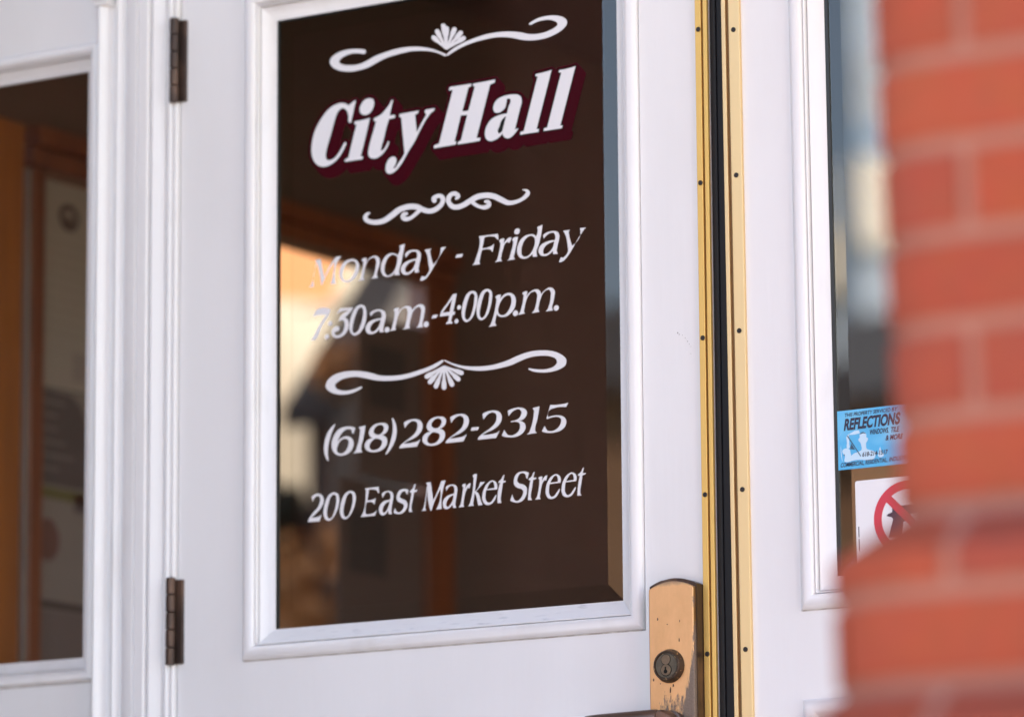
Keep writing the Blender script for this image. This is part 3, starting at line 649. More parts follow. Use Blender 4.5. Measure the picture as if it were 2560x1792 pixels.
for o_ in ('372,522* 380,530* 365,545* 300,578 220,596 140,590 80,565 52,530 60,485 110,430 180,400 260,386 360,386 450,400 540,425 640,428 760,415 880,380 980,345 1060,305 1100,284* 1112,294* 1050,345 960,390 860,428 740,460 620,472 500,468 400,448 320,436 240,446 170,475 136,510 145,540 190,558 250,560 310,545',
           '1118,284* 1200,318 1300,340 1420,344 1550,330 1680,290 1780,245 1880,212 2000,200 2090,208 2160,235 2208,280 2205,325 2150,368 2070,392 1980,398 1900,385 1868,370* 1872,358* 1960,370 2040,366 2100,342 2125,310 2118,280 2070,255 1990,248 1900,258 1820,285 1720,330 1600,362 1480,380 1380,380 1270,360 1180,328 1115,295*'):
    fill(mb, [to_plane('O', smooth(parse(o_)), YL)], YL)
petals(mb, 'O', (1112, 342), [(958, 435), (987, 483), (1040, 522), (1112, 533), (1184, 506), (1240, 458), (1268, 402)], 42, YL)
mb.build('lower_scroll_ornament', VINYL, gp, label='white scroll with shell above the telephone number')

# brass strips and rubber between the doors
def brass(name, parent, parts, zs, sx, z0=0.05, z1=2.2):
    mb = MB()
    for x0, x1, y0, mi in parts: mb.box(x0, x1, y0, 0.001, z0, z1, mi)
    st = mb.build(name, [BRASS, BRASS_DK, BRASS_PALE], parent, bevel=0.0006)
    first = None
    for k, z in enumerate(zs):
        s = MB(); s.cyl((sx, -0.0052, z), (0, -1, 0), [(0, 0.0031), (0.0008, 0.0031), (0.0012, 0.0024), (0.0007, 0.0019)], 20); s.build('screw', STEEL, st, smooth=30)
    return st
brass('brass_strip', door, [(0.2760, 0.2843, -0.0050, 0), (0.2843, 0.2868, -0.0008, 1), (0.2868, 0.2925, -0.0042, 0)], (2.13, 1.9377, 1.7419, 1.5465, 1.3515, 1.1558, 0.96), 0.2812)
m = MB(); m.box(0.2920, 0.2995, 0.004, 0.03, 0.02, 2.2); m.box(0.2995, 0.3150, 0.007, 0.03, 0.02, 2.2); m.box(0.2985, 0.3000, 0.0045, 0.008, 0.02, 2.2)
m.build('weatherstrip', RUBBER, door, bevel=0.001, label='black rubber seal in the gap between the doors')

# hinges
def hinge(z0, z1, parent):
    h = MB(); h.box(-0.5255, -0.5118, -0.0052, 0.004, z0 + 0.002, z1 - 0.003); o = h.build('hinge', HINGE, parent, bevel=0.0008)
    n = 5; L = (z1 - z0) / n
    for k in range(n):
        s = MB(); a = z0 + k * L + 0.0005; b = z0 + (k + 1) * L - 0.0005
        s.cyl((-0.5262, -0.0105, a), (0, 0, 1), [(0, 0.0058), (0.0008, 0.0066), (b - a - 0.0008, 0.0066), (b - a, 0.0058)], 24); s.build('knuckle', HINGE, o, smooth=40)
    return o
hinge(1.950, 2.067, door)
hinge(1.193, 1.309, door)

# lock plate, cylinder, lever
def XZ(px, py, Y): q = at(px, py, Y); return q[0], q[2]
D = -0.026
xl, zl = XZ(1621, 1480, D); xr, zr = XZ(1733, 1480, D); zt = XZ(1676, 1452, D)[1]; zc = 1.2372
out = []
for k in range(17):
    s = k / 16; xx = xr + (xl - xr) * s; out.append((xx, zc + (zt - zc) * (1 - (2 * s - 1)**2)))
out = [(xr, 0.93)] + out + [(xl, 0.93)]
n = len(out)
v = [(a, D, b) for a, b in out] + [(a, -0.0002, b) for a, b in out]
f = [tuple(range(n))] + [(i, (i + 1) % n, n + (i + 1) % n, n + i) for i in range(n)] + [tuple(reversed(range(n, 2 * n)))]
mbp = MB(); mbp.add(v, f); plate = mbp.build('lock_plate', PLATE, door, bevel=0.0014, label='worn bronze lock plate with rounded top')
bx = MB(); v2 = [(a + (0.0010 if a > 0.23 else -0.0016), -0.0200, b + (0.0042 if b > 1.2 else 0)) for a, b in out] + [(a + (0.0010 if a > 0.23 else -0.0016), -0.0003, b + (0.0042 if b > 1.2 else 0)) for a, b in out]
bx.add(v2, f); bx.build('backing_rim', HINGE, plate)
cx_, cz_ = XZ(1668, 1663, D - 0.006)
c = MB(); c.cyl((cx_, D + 0.0005, cz_), (0, -1, 0), [(0, 0.0208), (0.0012, 0.0208), (0.0060, 0.0190), (0.0086, 0.0184), (0.0094, 0.0174), (0.0094, 0.0162), (0.0078, 0.0156)], 56)
c.build('lock_cylinder', mat('aged_brass_rim', (0.060, 0.038, 0.025), 0.42, 0.5, var=((0.50, 0.30, 0.14), (240, 240, 240), 0.60, 0.70, 6)), plate, smooth=30)
FACE = mat('dull_bronze_face', (0.085, 0.068, 0.046), 0.55, 0.2, bump=((900, 900, 900), 0.2, 0.0005), var=((0.12, 0.094, 0.062), (160, 160, 160), 0.4, 0.7, 5))
c = MB(); c.cyl((cx_, D - 0.0070, cz_), (0, -1, 0), [(0, 0.0149), (0.0012, 0.0149)], 48); c.build('cylinder_face', FACE, plate)
c = MB(); c.cyl((cx_, D - 0.0066, cz_), (0, -1, 0), [(0, 0.0157), (0.0006, 0.0157)], 48); c.cyl((cx_ - 0.0002, D - 0.0081, cz_ - 0.0054), (0, -1, 0), [(0, 0.0077), (0.0004, 0.0077)], 32); c.cyl((cx_ - 0.0004, D - 0.0081, cz_ + 0.0074), (0, -1, 0), [(0, 0.0068), (0.0003, 0.0068)], 32)
c.build('dark_groove', BLACKV, plate)
CORE = mat('brown_key_core', (0.15, 0.10, 0.062), 0.5, 0.3, var=((0.20, 0.135, 0.08), (300, 300, 300), 0.4, 0.7, 4))
c = MB(); c.cyl((cx_ - 0.0004, D - 0.0080, cz_ + 0.0074), (0, -1, 0), [(0, 0.0061), (0.0009, 0.0061), (0.0011, 0.0058)], 32); c.cyl((cx_ - 0.0002, D - 0.0080, cz_ - 0.0054), (0, -1, 0), [(0, 0.0068), (0.0012, 0.0068), (0.0015, 0.0064)], 32)
c.build('key_core', CORE, plate, smooth=30)
c = MB(); c.cyl((cx_ - 0.0004, D - 0.0092, cz_ - 0.0072), (0, -1, 0), [(0, 0.0025), (0.0006, 0.0025)], 20); c.box(cx_ - 0.0015, cx_ + 0.0005, D - 0.0099, D - 0.009, cz_ - 0.0074, cz_ - 0.0018)
c.build('keyhole', BLACKV, plate)
random.seed(9); c = MB()
for px_, py_, rw, rh in ((1644, 1547, 2.0, 4.5), (1698, 1599, 1.6, 6.5), (1634, 1699, 1.8, 4.5), (1651, 1708, 1.6, 1.8), (1683, 1712, 2, 5), (1676, 1725, 2.5, 9), (1668, 1560, 1.5, 2.0), (1699, 1551, 1.2, 3.5)):
    q = at(px_, py_, D - 0.0003); pts = []
    for j in range(9):
        t_ = 2 * math.pi * j / 9; k_ = random.uniform(0.65, 1.1); pts.append((q[0] + rw * k_ * math.cos(t_) / 1750, D - 0.0003, q[2] + rh * k_ * math.sin(t_) / 2050))
    c.add(pts, [tuple(range(9))])
c.build('tarnish_spots', mat('dark_tarnish', (0.10, 0.055, 0.03), 0.7), plate)
LEV = mat('brown_bronze_lever', (0.13, 0.085, 0.065), 0.36, 0.7, bump=((120, 120, 120), 0.15, 0.001), var=((0.20, 0.115, 0.085), (25, 25, 60), 0.45, 0.7, 4))
yL = -0.062
lx0, lz0 = XZ(1462, 1786, yL); lx1, lz1 = XZ(1640, 1775, yL)
lev = MB(); rl = 0.0115; zL = (lz0 + lz1) / 2 - rl
ringn = 24; prof = [(lx0, 0.0085), (lx0 + 0.003, 0.0105), (lx0 + 0.02, rl), (lx1, rl * 1.12), (lx1 + 0.004, rl * 1.0)]
lev.cyl((0, yL, zL), (1, 0, 0), prof, 28)
o = lev.build('lever_handle', LEV, plate, smooth=40)
c = MB(); c.cyl((lx1 + 0.009, yL + 0.004, zL - 0.002), (0, 1, 0), [(-0.012, 0.011), (-0.008, 0.0135), (0.008, 0.0135), (0.010, 0.0118), (0.014, 0.0118), (0.015, 0.0145), (0.022, 0.0145), (0.023, 0.0125), (0.0375, 0.0125)], 36)
c.build('lever_hub', LEV, plate, smooth=40)

# small scuffs in the paint of the lock stile
random.seed(4)
mb = MB()
for k, (px, py, r) in enumerate([(1694, 832, 0.0014), (1698, 836, 0.0009), (1706, 838, 0.0005), (1713, 845, 0.0006), (1719, 853, 0.0008), (1723, 860, 0.0005), (1716, 849, 0.0004), (1727, 866, 0.0005), (1727, 884, 0.0006), (622, 893, 0.0006)]):
    q = at(px, py, -0.0003); pts = []
    for j in range(7):
        a = j * 2 * math.pi / 7; rr = r * random.uniform(0.5, 1.1); pts.append((q[0] + rr * math.cos(a), -0.0003, q[2] + rr * math.sin(a)))
    mb.add(pts, [tuple(range(7))])
mb.build('paint_chips', mat('bare_grey_paint_chip', (0.22, 0.21, 0.20), 0.8), door)

# ------------------------------------------------------------------ right door
door2 = empty('glazed_door', (0.72, 0, 0.01), 'white glazed door with blue and warning stickers, partly behind the brick column', 'door', 'white double doors')
OP2 = (0.4095, 1.0157, 1.2005, 2.087)
m = MB(); ring_frame(m, (0.3158, 1.125, 0.012, DOOR_TOP), (OP2[0] - 0.0013, OP2[1] + 0.0013, OP2[2] - 0.0013, OP2[3] + 0.0013), 0.0, 0.044); m.build('door_leaf', WHITE, door2)
molding(OP2, PROF, 'glazing_molding', WHITE_TRIM, door2)
m = MB(); m.box(OP2[0] + 0.001, OP2[1] - 0.004, -0.0006, 0.001, OP2[2] - 0.0014, OP2[2] + 0.0002); m.build('lower_edge_line', EDGE_LINE, door2)
IN2 = (OP2[0] + ing, OP2[1] - ing, OP2[2] + ing, OP2[3] - ing)
gp2 = pane(IN2, YG, door2, bev=0.0235, dep=0.0013)
m = MB(); ring_frame(m, IN2, (IN2[0] + 0.0062, IN2[1] - 0.0012, IN2[2] + 0.0012, IN2[3] - 0.0035), YG - 0.0006, YG + 0.004); m.build('glazing_gasket', SEAL, door2)
molding((OP2[0] - 0.0005, OP2[1], 0.28, 1.0925), [(u, h * 0.9) for u, h in PROF[1:10]] + [(0.030, -0.004), (0.06, -0.004)], 'panel_molding', WHITE_TRIM, door2)
m = MB(); m.box(OP2[0] + 0.06 - 0.0005, OP2[1] - 0.06, 0.004, 0.03, 0.34, 1.0325); m.build('panel_field', WHITE, door2)
brass('brass_strip', door2, [(0.3152, 0.3208, -0.0048, 2), (0.3208, 0.3256, -0.0006, 1), (0.3256, 0.3408, -0.0050, 2)], (2.13, 1.9306, 1.7458, 1.5506, 1.3539, 1.1583, 0.96), 0.3328)

def text_mesh(txt, crop, p0, p1, cap, Y, bold=0.0, shear=0.18):
    """words set between two picture points of a base line; cap height in picture pixels"""
    cu = bpy.data.curves.new('words', 'FONT'); cu.body = txt; cu.size = 1.0; cu.shear = 0.0; cu.offset = bold
    ob = bpy.data.objects.new('words', cu); COL.objects.link(ob)
    bpy.context.view_layer.update()
    me = bpy.data.meshes.new_from_object(ob.evaluated_get(bpy.context.evaluated_depsgraph_get()))
    vv = np.array([x_.co[:] for x_ in me.vertices]); ff = [tuple(p.vertices) for p in me.polygons]
    bpy.data.objects.remove(ob)
    w0, w1 = vv[:, 0].min(), vv[:, 0].max(); h = 0.72
    A = at(*[CROPS[crop][i] + p0[i] / CROPS[crop][2] for i in (0, 1)], Y); B = at(*[CROPS[crop][i] + p1[i] / CROPS[crop][2] for i in (0, 1)], Y)
    Tp = at(CROPS[crop][0] + p0[0] / CROPS[crop][2], CROPS[crop][1] + (p0[1] - cap) / CROPS[crop][2], Y)
    hh = Tp[2] - A[2]
    out = []
    for q in vv:
        s = (q[0] - w0) / (w1 - w0); tz = q[1] / h
        out.append((A[0] + (B[0] - A[0]) * s + shear * tz * hh, Y, A[2] + (B[2] - A[2]) * s + tz * hh))
    return out, ff
CYAN = mat('cyan_sticker', (0.045, 0.42, 0.74), 0.4, var=((0.16, 0.55, 0.80), (14, 14, 22), 0.42, 0.65, 2))
NAVY = mat('navy_print', (0.022, 0.018, 0.045), 0.5)
PALE = mat('pale_blue_print', (0.50, 0.70, 0.84), 0.5)
YS = YG - 0.0004
def quadpx(pts, crop, Y):
    q = to_plane(crop, pts, Y); return [(a[0], Y, a[1]) for a in q]
a0 = to_plane('S', [(165, 245), (228, 1485)], YS); sx0 = (a0[0][0] + a0[1][0]) / 2
stz1, stz0 = a0[0][1], a0[1][1]
m = MB(); m.box(sx0, sx0 + 0.158, YS, YG - 0.0001, stz0, stz1)
st1 = m.build('service_sticker', CYAN, door2, label='cyan sticker of a window cleaning service')
mb = MB()
for txt, p0, p1, cap, bo in [("THIS PROPERTY SERVICED", (338, 362), (1305, 245), 78, 0.02), ("BY", (1335, 240), (1450, 226), 78, 0.02), ("REFLECTION", (325, 640), (1385, 512), 236, 0.042), ("S", (1400, 510), (1500, 498), 236, 0.042),
                         ("WINDOWS,", (862, 735), (1270, 690), 108, 0.03), ("TILE", (1310, 684), (1480, 664), 108, 0.03), ("& MORE", (1205, 855), (1560, 815), 108, 0.03),
                         ("618-214-1517", (712, 1198), (1245, 1140), 92, 0.03), ("COMMERCIAL, RESIDENTIAL,", (255, 1425), (1240, 1308), 92, 0.02), ("INDUSTRIAL", (1280, 1303), (1760, 1245), 92, 0.02)]:
    v_, f_ = text_mesh(txt, 'S', p0, p1, cap, YS - 0.0003, bo); mb.add(v_, f_)
mb.build('sticker_print', NAVY, st1)
mb = MB()
for k, s in enumerate(['660,730 700,690 760,680 800,720 805,790 835,810 825,860 800,900 795,960 810,1030 900,1065 980,1090 985,1210 560,1270 480,1290 400,1285 470,1190 540,1130 620,1100 700,1050 695,970 665,890 635,860 640,820 660,800',
                      '300,1060 340,1030 400,1020 450,1050 470,1130 480,1290 340,1300 345,1170 300,1120', '375,790* 400,745* 430,720* 440,900 435,1020 400,1020 390,900', '205,870* 250,740 290,650* 240,760', '1070,1070 1095,990 1110,1060 1170,1170 1120,1210 1060,1200', '275,1100* 262,960 270,1200 300,1310*', '420,735* 560,650* 640,640* 660,700 600,720']):
    fill(mb, [to_plane('S', smooth(parse(s)), YS - 0.0002)], YS - 0.0002 - 0.00001 * k)
mb.build('sticker_picture', PALE, st1)
mb = MB()
fill(mb, [to_plane('S', [(392, 765), (412, 755), (690, 1180), (680, 1200)], YS - 0.0004)], YS - 0.0004)
fill(mb, [to_plane('S', [(485, 920), (560, 1050), (455, 1040)], YS - 0.00041)], YS - 0.00041)
fill(mb, [to_plane('S', [(320, 1150), (350, 1150), (335, 1190)], YS - 0.00041)], YS - 0.00041)
fill(mb, [to_plane('S', smooth(parse('665,735* 690,690 740,678 800,720* 740,705')), YS - 0.00041)], YS - 0.00041)
mb.build('squeegee_print', mat('slate_print', (0.035, 0.09, 0.15), 0.5), st1)

# warning sticker: red ring and bar over a black pistol
WH = mat('white_sticker', (0.78, 0.77, 0.79), 0.45)
RED = mat('red_print', (0.62, 0.030, 0.055), 0.45)
c0 = to_plane('T', [(372, 165), (418, 1470)], YS); wx = (c0[0][0] + c0[1][0]) / 2 - 0.0005; wz1 = c0[0][1] + 0.0008; wz0 = wz1 - 0.1015
def rrect(x0, x1, z0, z1, r, n=6):
    p = []
    for cx0, cz0, a0_ in ((x1 - r, z0 + r, -90), (x1 - r, z1 - r, 0), (x0 + r, z1 - r, 90), (x0 + r, z0 + r, 180)):
        for k in range(n + 1):
            a = math.radians(a0_ + 90 * k / n); p.append((cx0 + r * math.cos(a), cz0 + r * math.sin(a)))
    return p
mb = MB(); fill(mb, [rrect(wx, wx + 0.1525, wz0, wz1, 0.003)], YS); st2 = mb.build('warning_sticker', WH, door2, label='white sticker with red crossed circle')
Rr = 0.0452; ccx = to_plane('T', [(690, 730)], YS)[0][0] + Rr; ccz = (wz0 + wz1) / 2 + 0.0004
mb = MB(); N = 72; v = []; f = []
for k in range(N):
    a = 2 * math.pi * k / N
    v += [(ccx + Rr * math.cos(a), YS - 0.0004, ccz + Rr * math.sin(a)), (ccx + (Rr - 0.0105) * math.cos(a), YS - 0.0004, ccz + (Rr - 0.0105) * math.sin(a))]
for k in range(N): j = (k + 1) % N; f.append((2 * k, 2 * j, 2 * j + 1, 2 * k + 1))
mb.add(v, f)
d = 0.0048; L = Rr - 0.009; u = (math.cos(math.radians(-45)), math.sin(math.radians(-45))); nn = (-u[1], u[0])
mb.add([(ccx + s * u[0] * L + q * nn[0] * d, YS - 0.00043, ccz + s * u[1] * L + q * nn[1] * d) for s, q in ((-1, -1), (1, -1), (1, 1), (-1, 1))], [(0, 1, 2, 3)])
mb.build('prohibition_ring', RED, st2)
pist = [(-0.0235, 0.0165), (-0.0215, 0.0175), (-0.019, 0.0155), (0.026, 0.0155), (0.0265, 0.006), (0.004, 0.0045), (0.0025, -0.003), (-0.006, -0.004), (-0.0085, -0.0215), (-0.0265, -0.0215), (-0.0195, 0.0), (-0.0215, 0.0025), (-0.0285, 0.0045), (-0.0265, 0.0065), (-0.0205, 0.0085), (-0.0205, 0.0135)]
mb = MB(); fill(mb, [[(ccx + a, ccz + b) for a, b in pist]], YS - 0.0002); mb.build('pistol_print', NAVY, st2)
mb = MB(); q = to_plane('T', [(436, 915), (450, 1320)], YS)
for k in range(34):
    z_ = q[0][1] + (q[1][1] - q[0][1]) * k / 34
    if k in (15, 16): continue
    mb.box(q[0][0] - 0.0006, q[0][0] + 0.0006, YS - 0.0002, YS, z_ - 0.0008, z_)
mb.build('fine_print', NAVY, st2)
door2.location = (0.72, 0, 0.01)
piv = Matrix.Translation((0.43, 0, 1.55)) @ Matrix.Rotation(-0.0040, 4, 'Y') @ Matrix.Translation((-0.43, 0, -1.55))
door2.matrix_world = piv @ Matrix.Translation((0.72, 0, 0.01))

# ------------------------------------------------------------------ door frame (reeded casing, jambs, head)
fr = empty('door_frame', (-0.58, 0, 0), 'white reeded wooden casing between the sidelight and the hinged door', 'door frame')
CAS = [(-0.6550, 0.010), (-0.6545, -0.004), (-0.6528, -0.0145), (-0.6500, -0.0185), (-0.6465, -0.0200), (-0.6430, -0.0182), (-0.6400, -0.0140), (-0.6375, -0.0070), (-0.6350, -0.0045), (-0.6300, -0.0042), (-0.6275, -0.0080),
       (-0.6235, -0.0125), (-0.6195, -0.0140), (-0.6155, -0.0122), (-0.6125, -0.0085), (-0.6105, -0.0062), (-0.6085, -0.0075), (-0.6045, -0.0130), (-0.5990, -0.0152), (-0.5865, -0.0156), (-0.5848, -0.0120), (-0.5836, -0.0120), (-0.5822, -0.0156),
       (-0.5680, -0.0156), (-0.5662, -0.0135), (-0.5655, -0.0085), (-0.5642, -0.0085), (-0.5630, -0.0120), (-0.5595, -0.0142), (-0.5555, -0.0130), (-0.5500, -0.0098), (-0.5430, -0.0080), (-0.5420, -0.0045), (-0.5405, -0.0045), (-0.5390, -0.0085),
       (-0.5352, -0.0095), (-0.5318, -0.0078), (-0.5306, -0.0035), (-0.5298, -0.0038), (-0.5285, -0.0065), (-0.5262, -0.0072), (-0.5242, -0.0050), (-0.5232, 0.002), (-0.5232, 0.03)]
v = []; f = []
zz = [0.0, 0.3, 0.6, 0.9, 1.2, 1.5, 1.8, 2.1, 2.25]
for z_ in zz: v += [(a, b, z_) for a, b in CAS]
K = len(CAS)
for i in range(len(zz) - 1):
    for k in range(K - 1): f.append((i * K + k, i * K + k + 1, (i + 1) * K + k + 1, (i + 1) * K + k))
mesh_obj('reeded_casing', v, f, WHITE_TRIM, fr, 28)
m = MB(); m.box(-0.656, -0.6285, -0.0265, 0.0, 2.1065, 2.30); m.box(-0.6545, -0.6300, -0.0235, 0.0, 2.099, 2.1064); m.build('corner_block', WHITE_TRIM, fr, bevel=0.002)
m = MB(); m.box(-0.655, -0.5235, 0.0305, 0.12, 0, 2.25); m.box(1.1265, 1.27, -0.014, 0.12, 0, 2.25); m.build('jamb', WHITE, fr)
m = MB(); m.box(-0.628, 1.40, -0.016, 0.12, 2.2515, 2.42); m.box(-0.628, 1.40, -0.03, 0.12, 2.4205, 2.62); m.build('head_casing', WHITE, fr, bevel=0.002)
m = MB(); m.box(-0.52, 1.124, 0.046, 0.06, 2.19, 2.2505); m.build('door_stop', WHITE, fr)

# ------------------------------------------------------------------ sidelight window
sd = empty('sidelight_window', (-0.93, 0, 0), 'white framed fixed sidelight left of the reeded casing, notices visible behind its glass', 'window')
SO = (-1.165, -0.6560, 1.1815, 2.0555)
m = MB(); ring_frame(m, (-1.208, -0.6552, 0.0, 2.32), (SO[0] + 0.002, SO[1] - 0.0006, SO[2] + 0.002, SO[3] - 0.002), 0.0, 0.05); m.build('frame', WHITE, sd)
PS = [(u * 0.86, h) for u, h in PROF[1:]]
molding(SO, PS, 'glazing_molding', WHITE_TRIM, sd)
m = MB(); m.box(SO[0], SO[1] - 0.004, -0.0006, 0.001, SO[2] - 0.0016, SO[2] + 0.0002); m.build('lower_edge_line', EDGE_LINE, sd)
i2 = 0.0335; IS = (SO[0] + i2, SO[1] - i2, SO[2] + i2, SO[3] - i2)
pane(IS, YG, sd)
m = MB(); m.box(-1.208, -0.629, -0.012, 0.05, 2.3205, 2.62); m.build('transom_panel', WHITE, sd)

# ------------------------------------------------------------------ notices inside the side window
PAPER = mat('beige_paper', (0.29, 0.24, 0.215), 0.7); INK = mat('dark_grey_ink', (0.045, 0.035, 0.035), 0.7); SLATE = mat('slate_print_block', (0.065, 0.055, 0.06), 0.6)
LIME = mat('lime_print', (0.10, 0.095, 0.03), 0.6); RUST = mat('rust_red_print', (0.12, 0.048, 0.04), 0.6)
def yz(px, py, X): q = atX(px, py, X); return q[1], q[2]
XP = -1.296
def sheet(name, px0, py0, y1, z0, mat_, label):
    a, b = yz(px0, py0, XP)
    mb = MB(); mb.box(XP - 0.0012, XP, a, y1, z0, b)
    return mb.build(name, mat_, None), a, b
p, a, b = sheet('poster', 92, 440, 1.09, 1.742, PAPER, None)
tag(p, 'beige notice with round emblem at its top, behind the sidelight glass', 'poster', 'notices in the side window')
mb = MB(); ey, ez = yz(172, 545, XP); v = []; f = []
for k in range(28):
    t_ = 2 * math.pi * k / 28
    v += [(XP + 0.0004, ey + 0.026 * math.cos(t_), ez + 0.022 * math.sin(t_)), (XP + 0.0004, ey + 0.014 * math.cos(t_), ez + 0.012 * math.sin(t_))]
for k in range(28): j = (k + 1) % 28; f.append((2 * k, 2 * j, 2 * j + 1, 2 * k + 1))
mb.add(v, f); mb.box(XP, XP + 0.0004, ey - 0.008, ey + 0.008, ez - 0.012, ez + 0.002); mb.build('emblem', INK, p)
mb = MB(); random.seed(7)
for k in range(9):
    z_ = 1.975 - k * 0.018
    mb.box(XP, XP + 0.0004, a + 0.012, a + random.uniform(0.13, 0.19), z_ - 0.0035, z_)
mb.build('text_lines', mat('faded_ink', (0.26, 0.21, 0.18), 0.7), p)
mb = MB(); q0 = yz(188, 905, XP); mb.box(XP, XP + 0.0004, q0[0] - 0.006, q0[0] + 0.05, q0[1] - 0.03, q0[1] + 0.014); mb.build('grey_photo', mat('grey_print', (0.24, 0.19, 0.18), 0.7), p)
p, a, b = sheet('poster', 90, 962, 1.09, 1.30, mat('grey_beige_paper', (0.20, 0.165, 0.155), 0.7), None)
tag(p, 'notice with slate block, lime stripe and rust red round emblem, lower in the sidelight', 'poster', 'notices in the side window')
zs1 = yz(95, 965, XP)[1]; zs0 = yz(95, 1205, XP)[1]
mb = MB(); pts = [(a, zs0), (a + 0.135, zs0), (a + 0.132, zs1 - 0.05), (a + 0.115, zs1 - 0.02), (a + 0.09, zs1 - 0.004), (a, zs1)]
mb.add([(XP + 0.0004, y_, z_) for y_, z_ in pts], [tuple(range(6))]); mb.build('slate_block', SLATE, p)
mb = MB()
for k in range(6): mb.box(XP + 0.0005, XP + 0.0008, a + 0.006, a + 0.05 + 0.055 * random.random(), zs1 - 0.022 - k * 0.021, zs1 - 0.018 - k * 0.021)
mb.build('text_lines', mat('grey_text', (0.16, 0.135, 0.13), 0.7), p)
mb = MB(); mb.box(XP, XP + 0.0004, a, a + 0.2, zs0 - 0.022, zs0 - 0.004); mb.build('lime_stripe', LIME, p)
mb = MB(); q0 = yz(195, 1262, XP); mb.box(XP, XP + 0.0004, q0[0] - 0.01, q0[0] + 0.05, q0[1] - 0.012, q0[1] + 0.016); mb.build('dark_tab', SLATE, p)
mb = MB(); ey, ez = yz(118, 1348, XP); v = [(XP + 0.0004, ey + 0.030 * math.cos(2 * math.pi * k / 28), ez + 0.033 * math.sin(2 * math.pi * k / 28)) for k in range(28)]; mb.add(v, [tuple(range(28))]); mb.build('round_emblem', RUST, p)
mb = MB(); q0 = yz(90, 1495, XP); mb.box(XP, XP + 0.0004, a, a + 0.2, q0[1] - 0.012, q0[1]); mb.build('dark_band', INK, p)
mb = MB(); mb.box(XP, XP + 0.0003, a, a + 0.2, 1.302, q0[1] - 0.014); mb.build('grey_block', mat('grey_brown_print', (0.13, 0.10, 0.10), 0.7), p)

# dark notices farther back, behind the left door's glass
DKP = mat('brown_paper', (0.10, 0.062, 0.055), 0.7)
for y0_, y1_, z0_, z1_, lab in ((1.565, 1.772, 1.71, 1.995, 'dark brown notice hanging high beside the inner post, behind the hours lettering'), (1.505, 1.772, 1.05, 1.70, 'dark brown notice hanging low beside the inner post, behind the address lettering')):
    mb = MB(); mb.box(XP - 0.0012, XP, y0_, y1_, z0_, z1_); p = mb.build('poster', DKP, None); tag(p, lab, 'poster', 'notices in the side window')
    mb = MB(); mb.box(XP, XP + 0.0004, y0_ + 0.03, y0_ + 0.15, z1_ - 0.16, z1_ - 0.05); mb.build('picture_block', INK, p)

# ------------------------------------------------------------------ brick column in front, and its twin across the porch
def rsq(hw, r, s):
    """point and outward normal at fraction s of the perimeter of a rounded square (half width hw)"""
    fl = 2 * (hw - r); arc = math.pi * r / 2; per = 4 * (fl + arc); d = (s % 1.0) * per
    k = int(d // (fl + arc)); d -= k * (fl + arc)
    if d < fl: p = (-hw + r + d, -hw); n = (0, -1)
    else:
        a = -math.pi / 2 + (d - fl) / r; p = (hw - r + r * math.cos(a), -hw + r + r * math.sin(a)); n = (math.cos(a), math.sin(a))
    c, s_ = math.cos(k * math.pi / 2), math.sin(k * math.pi / 2)
    return (p[0] * c - p[1] * s_, p[0] * s_ + p[1] * c), (n[0] * c - n[1] * s_, n[0] * s_ + n[1] * c)

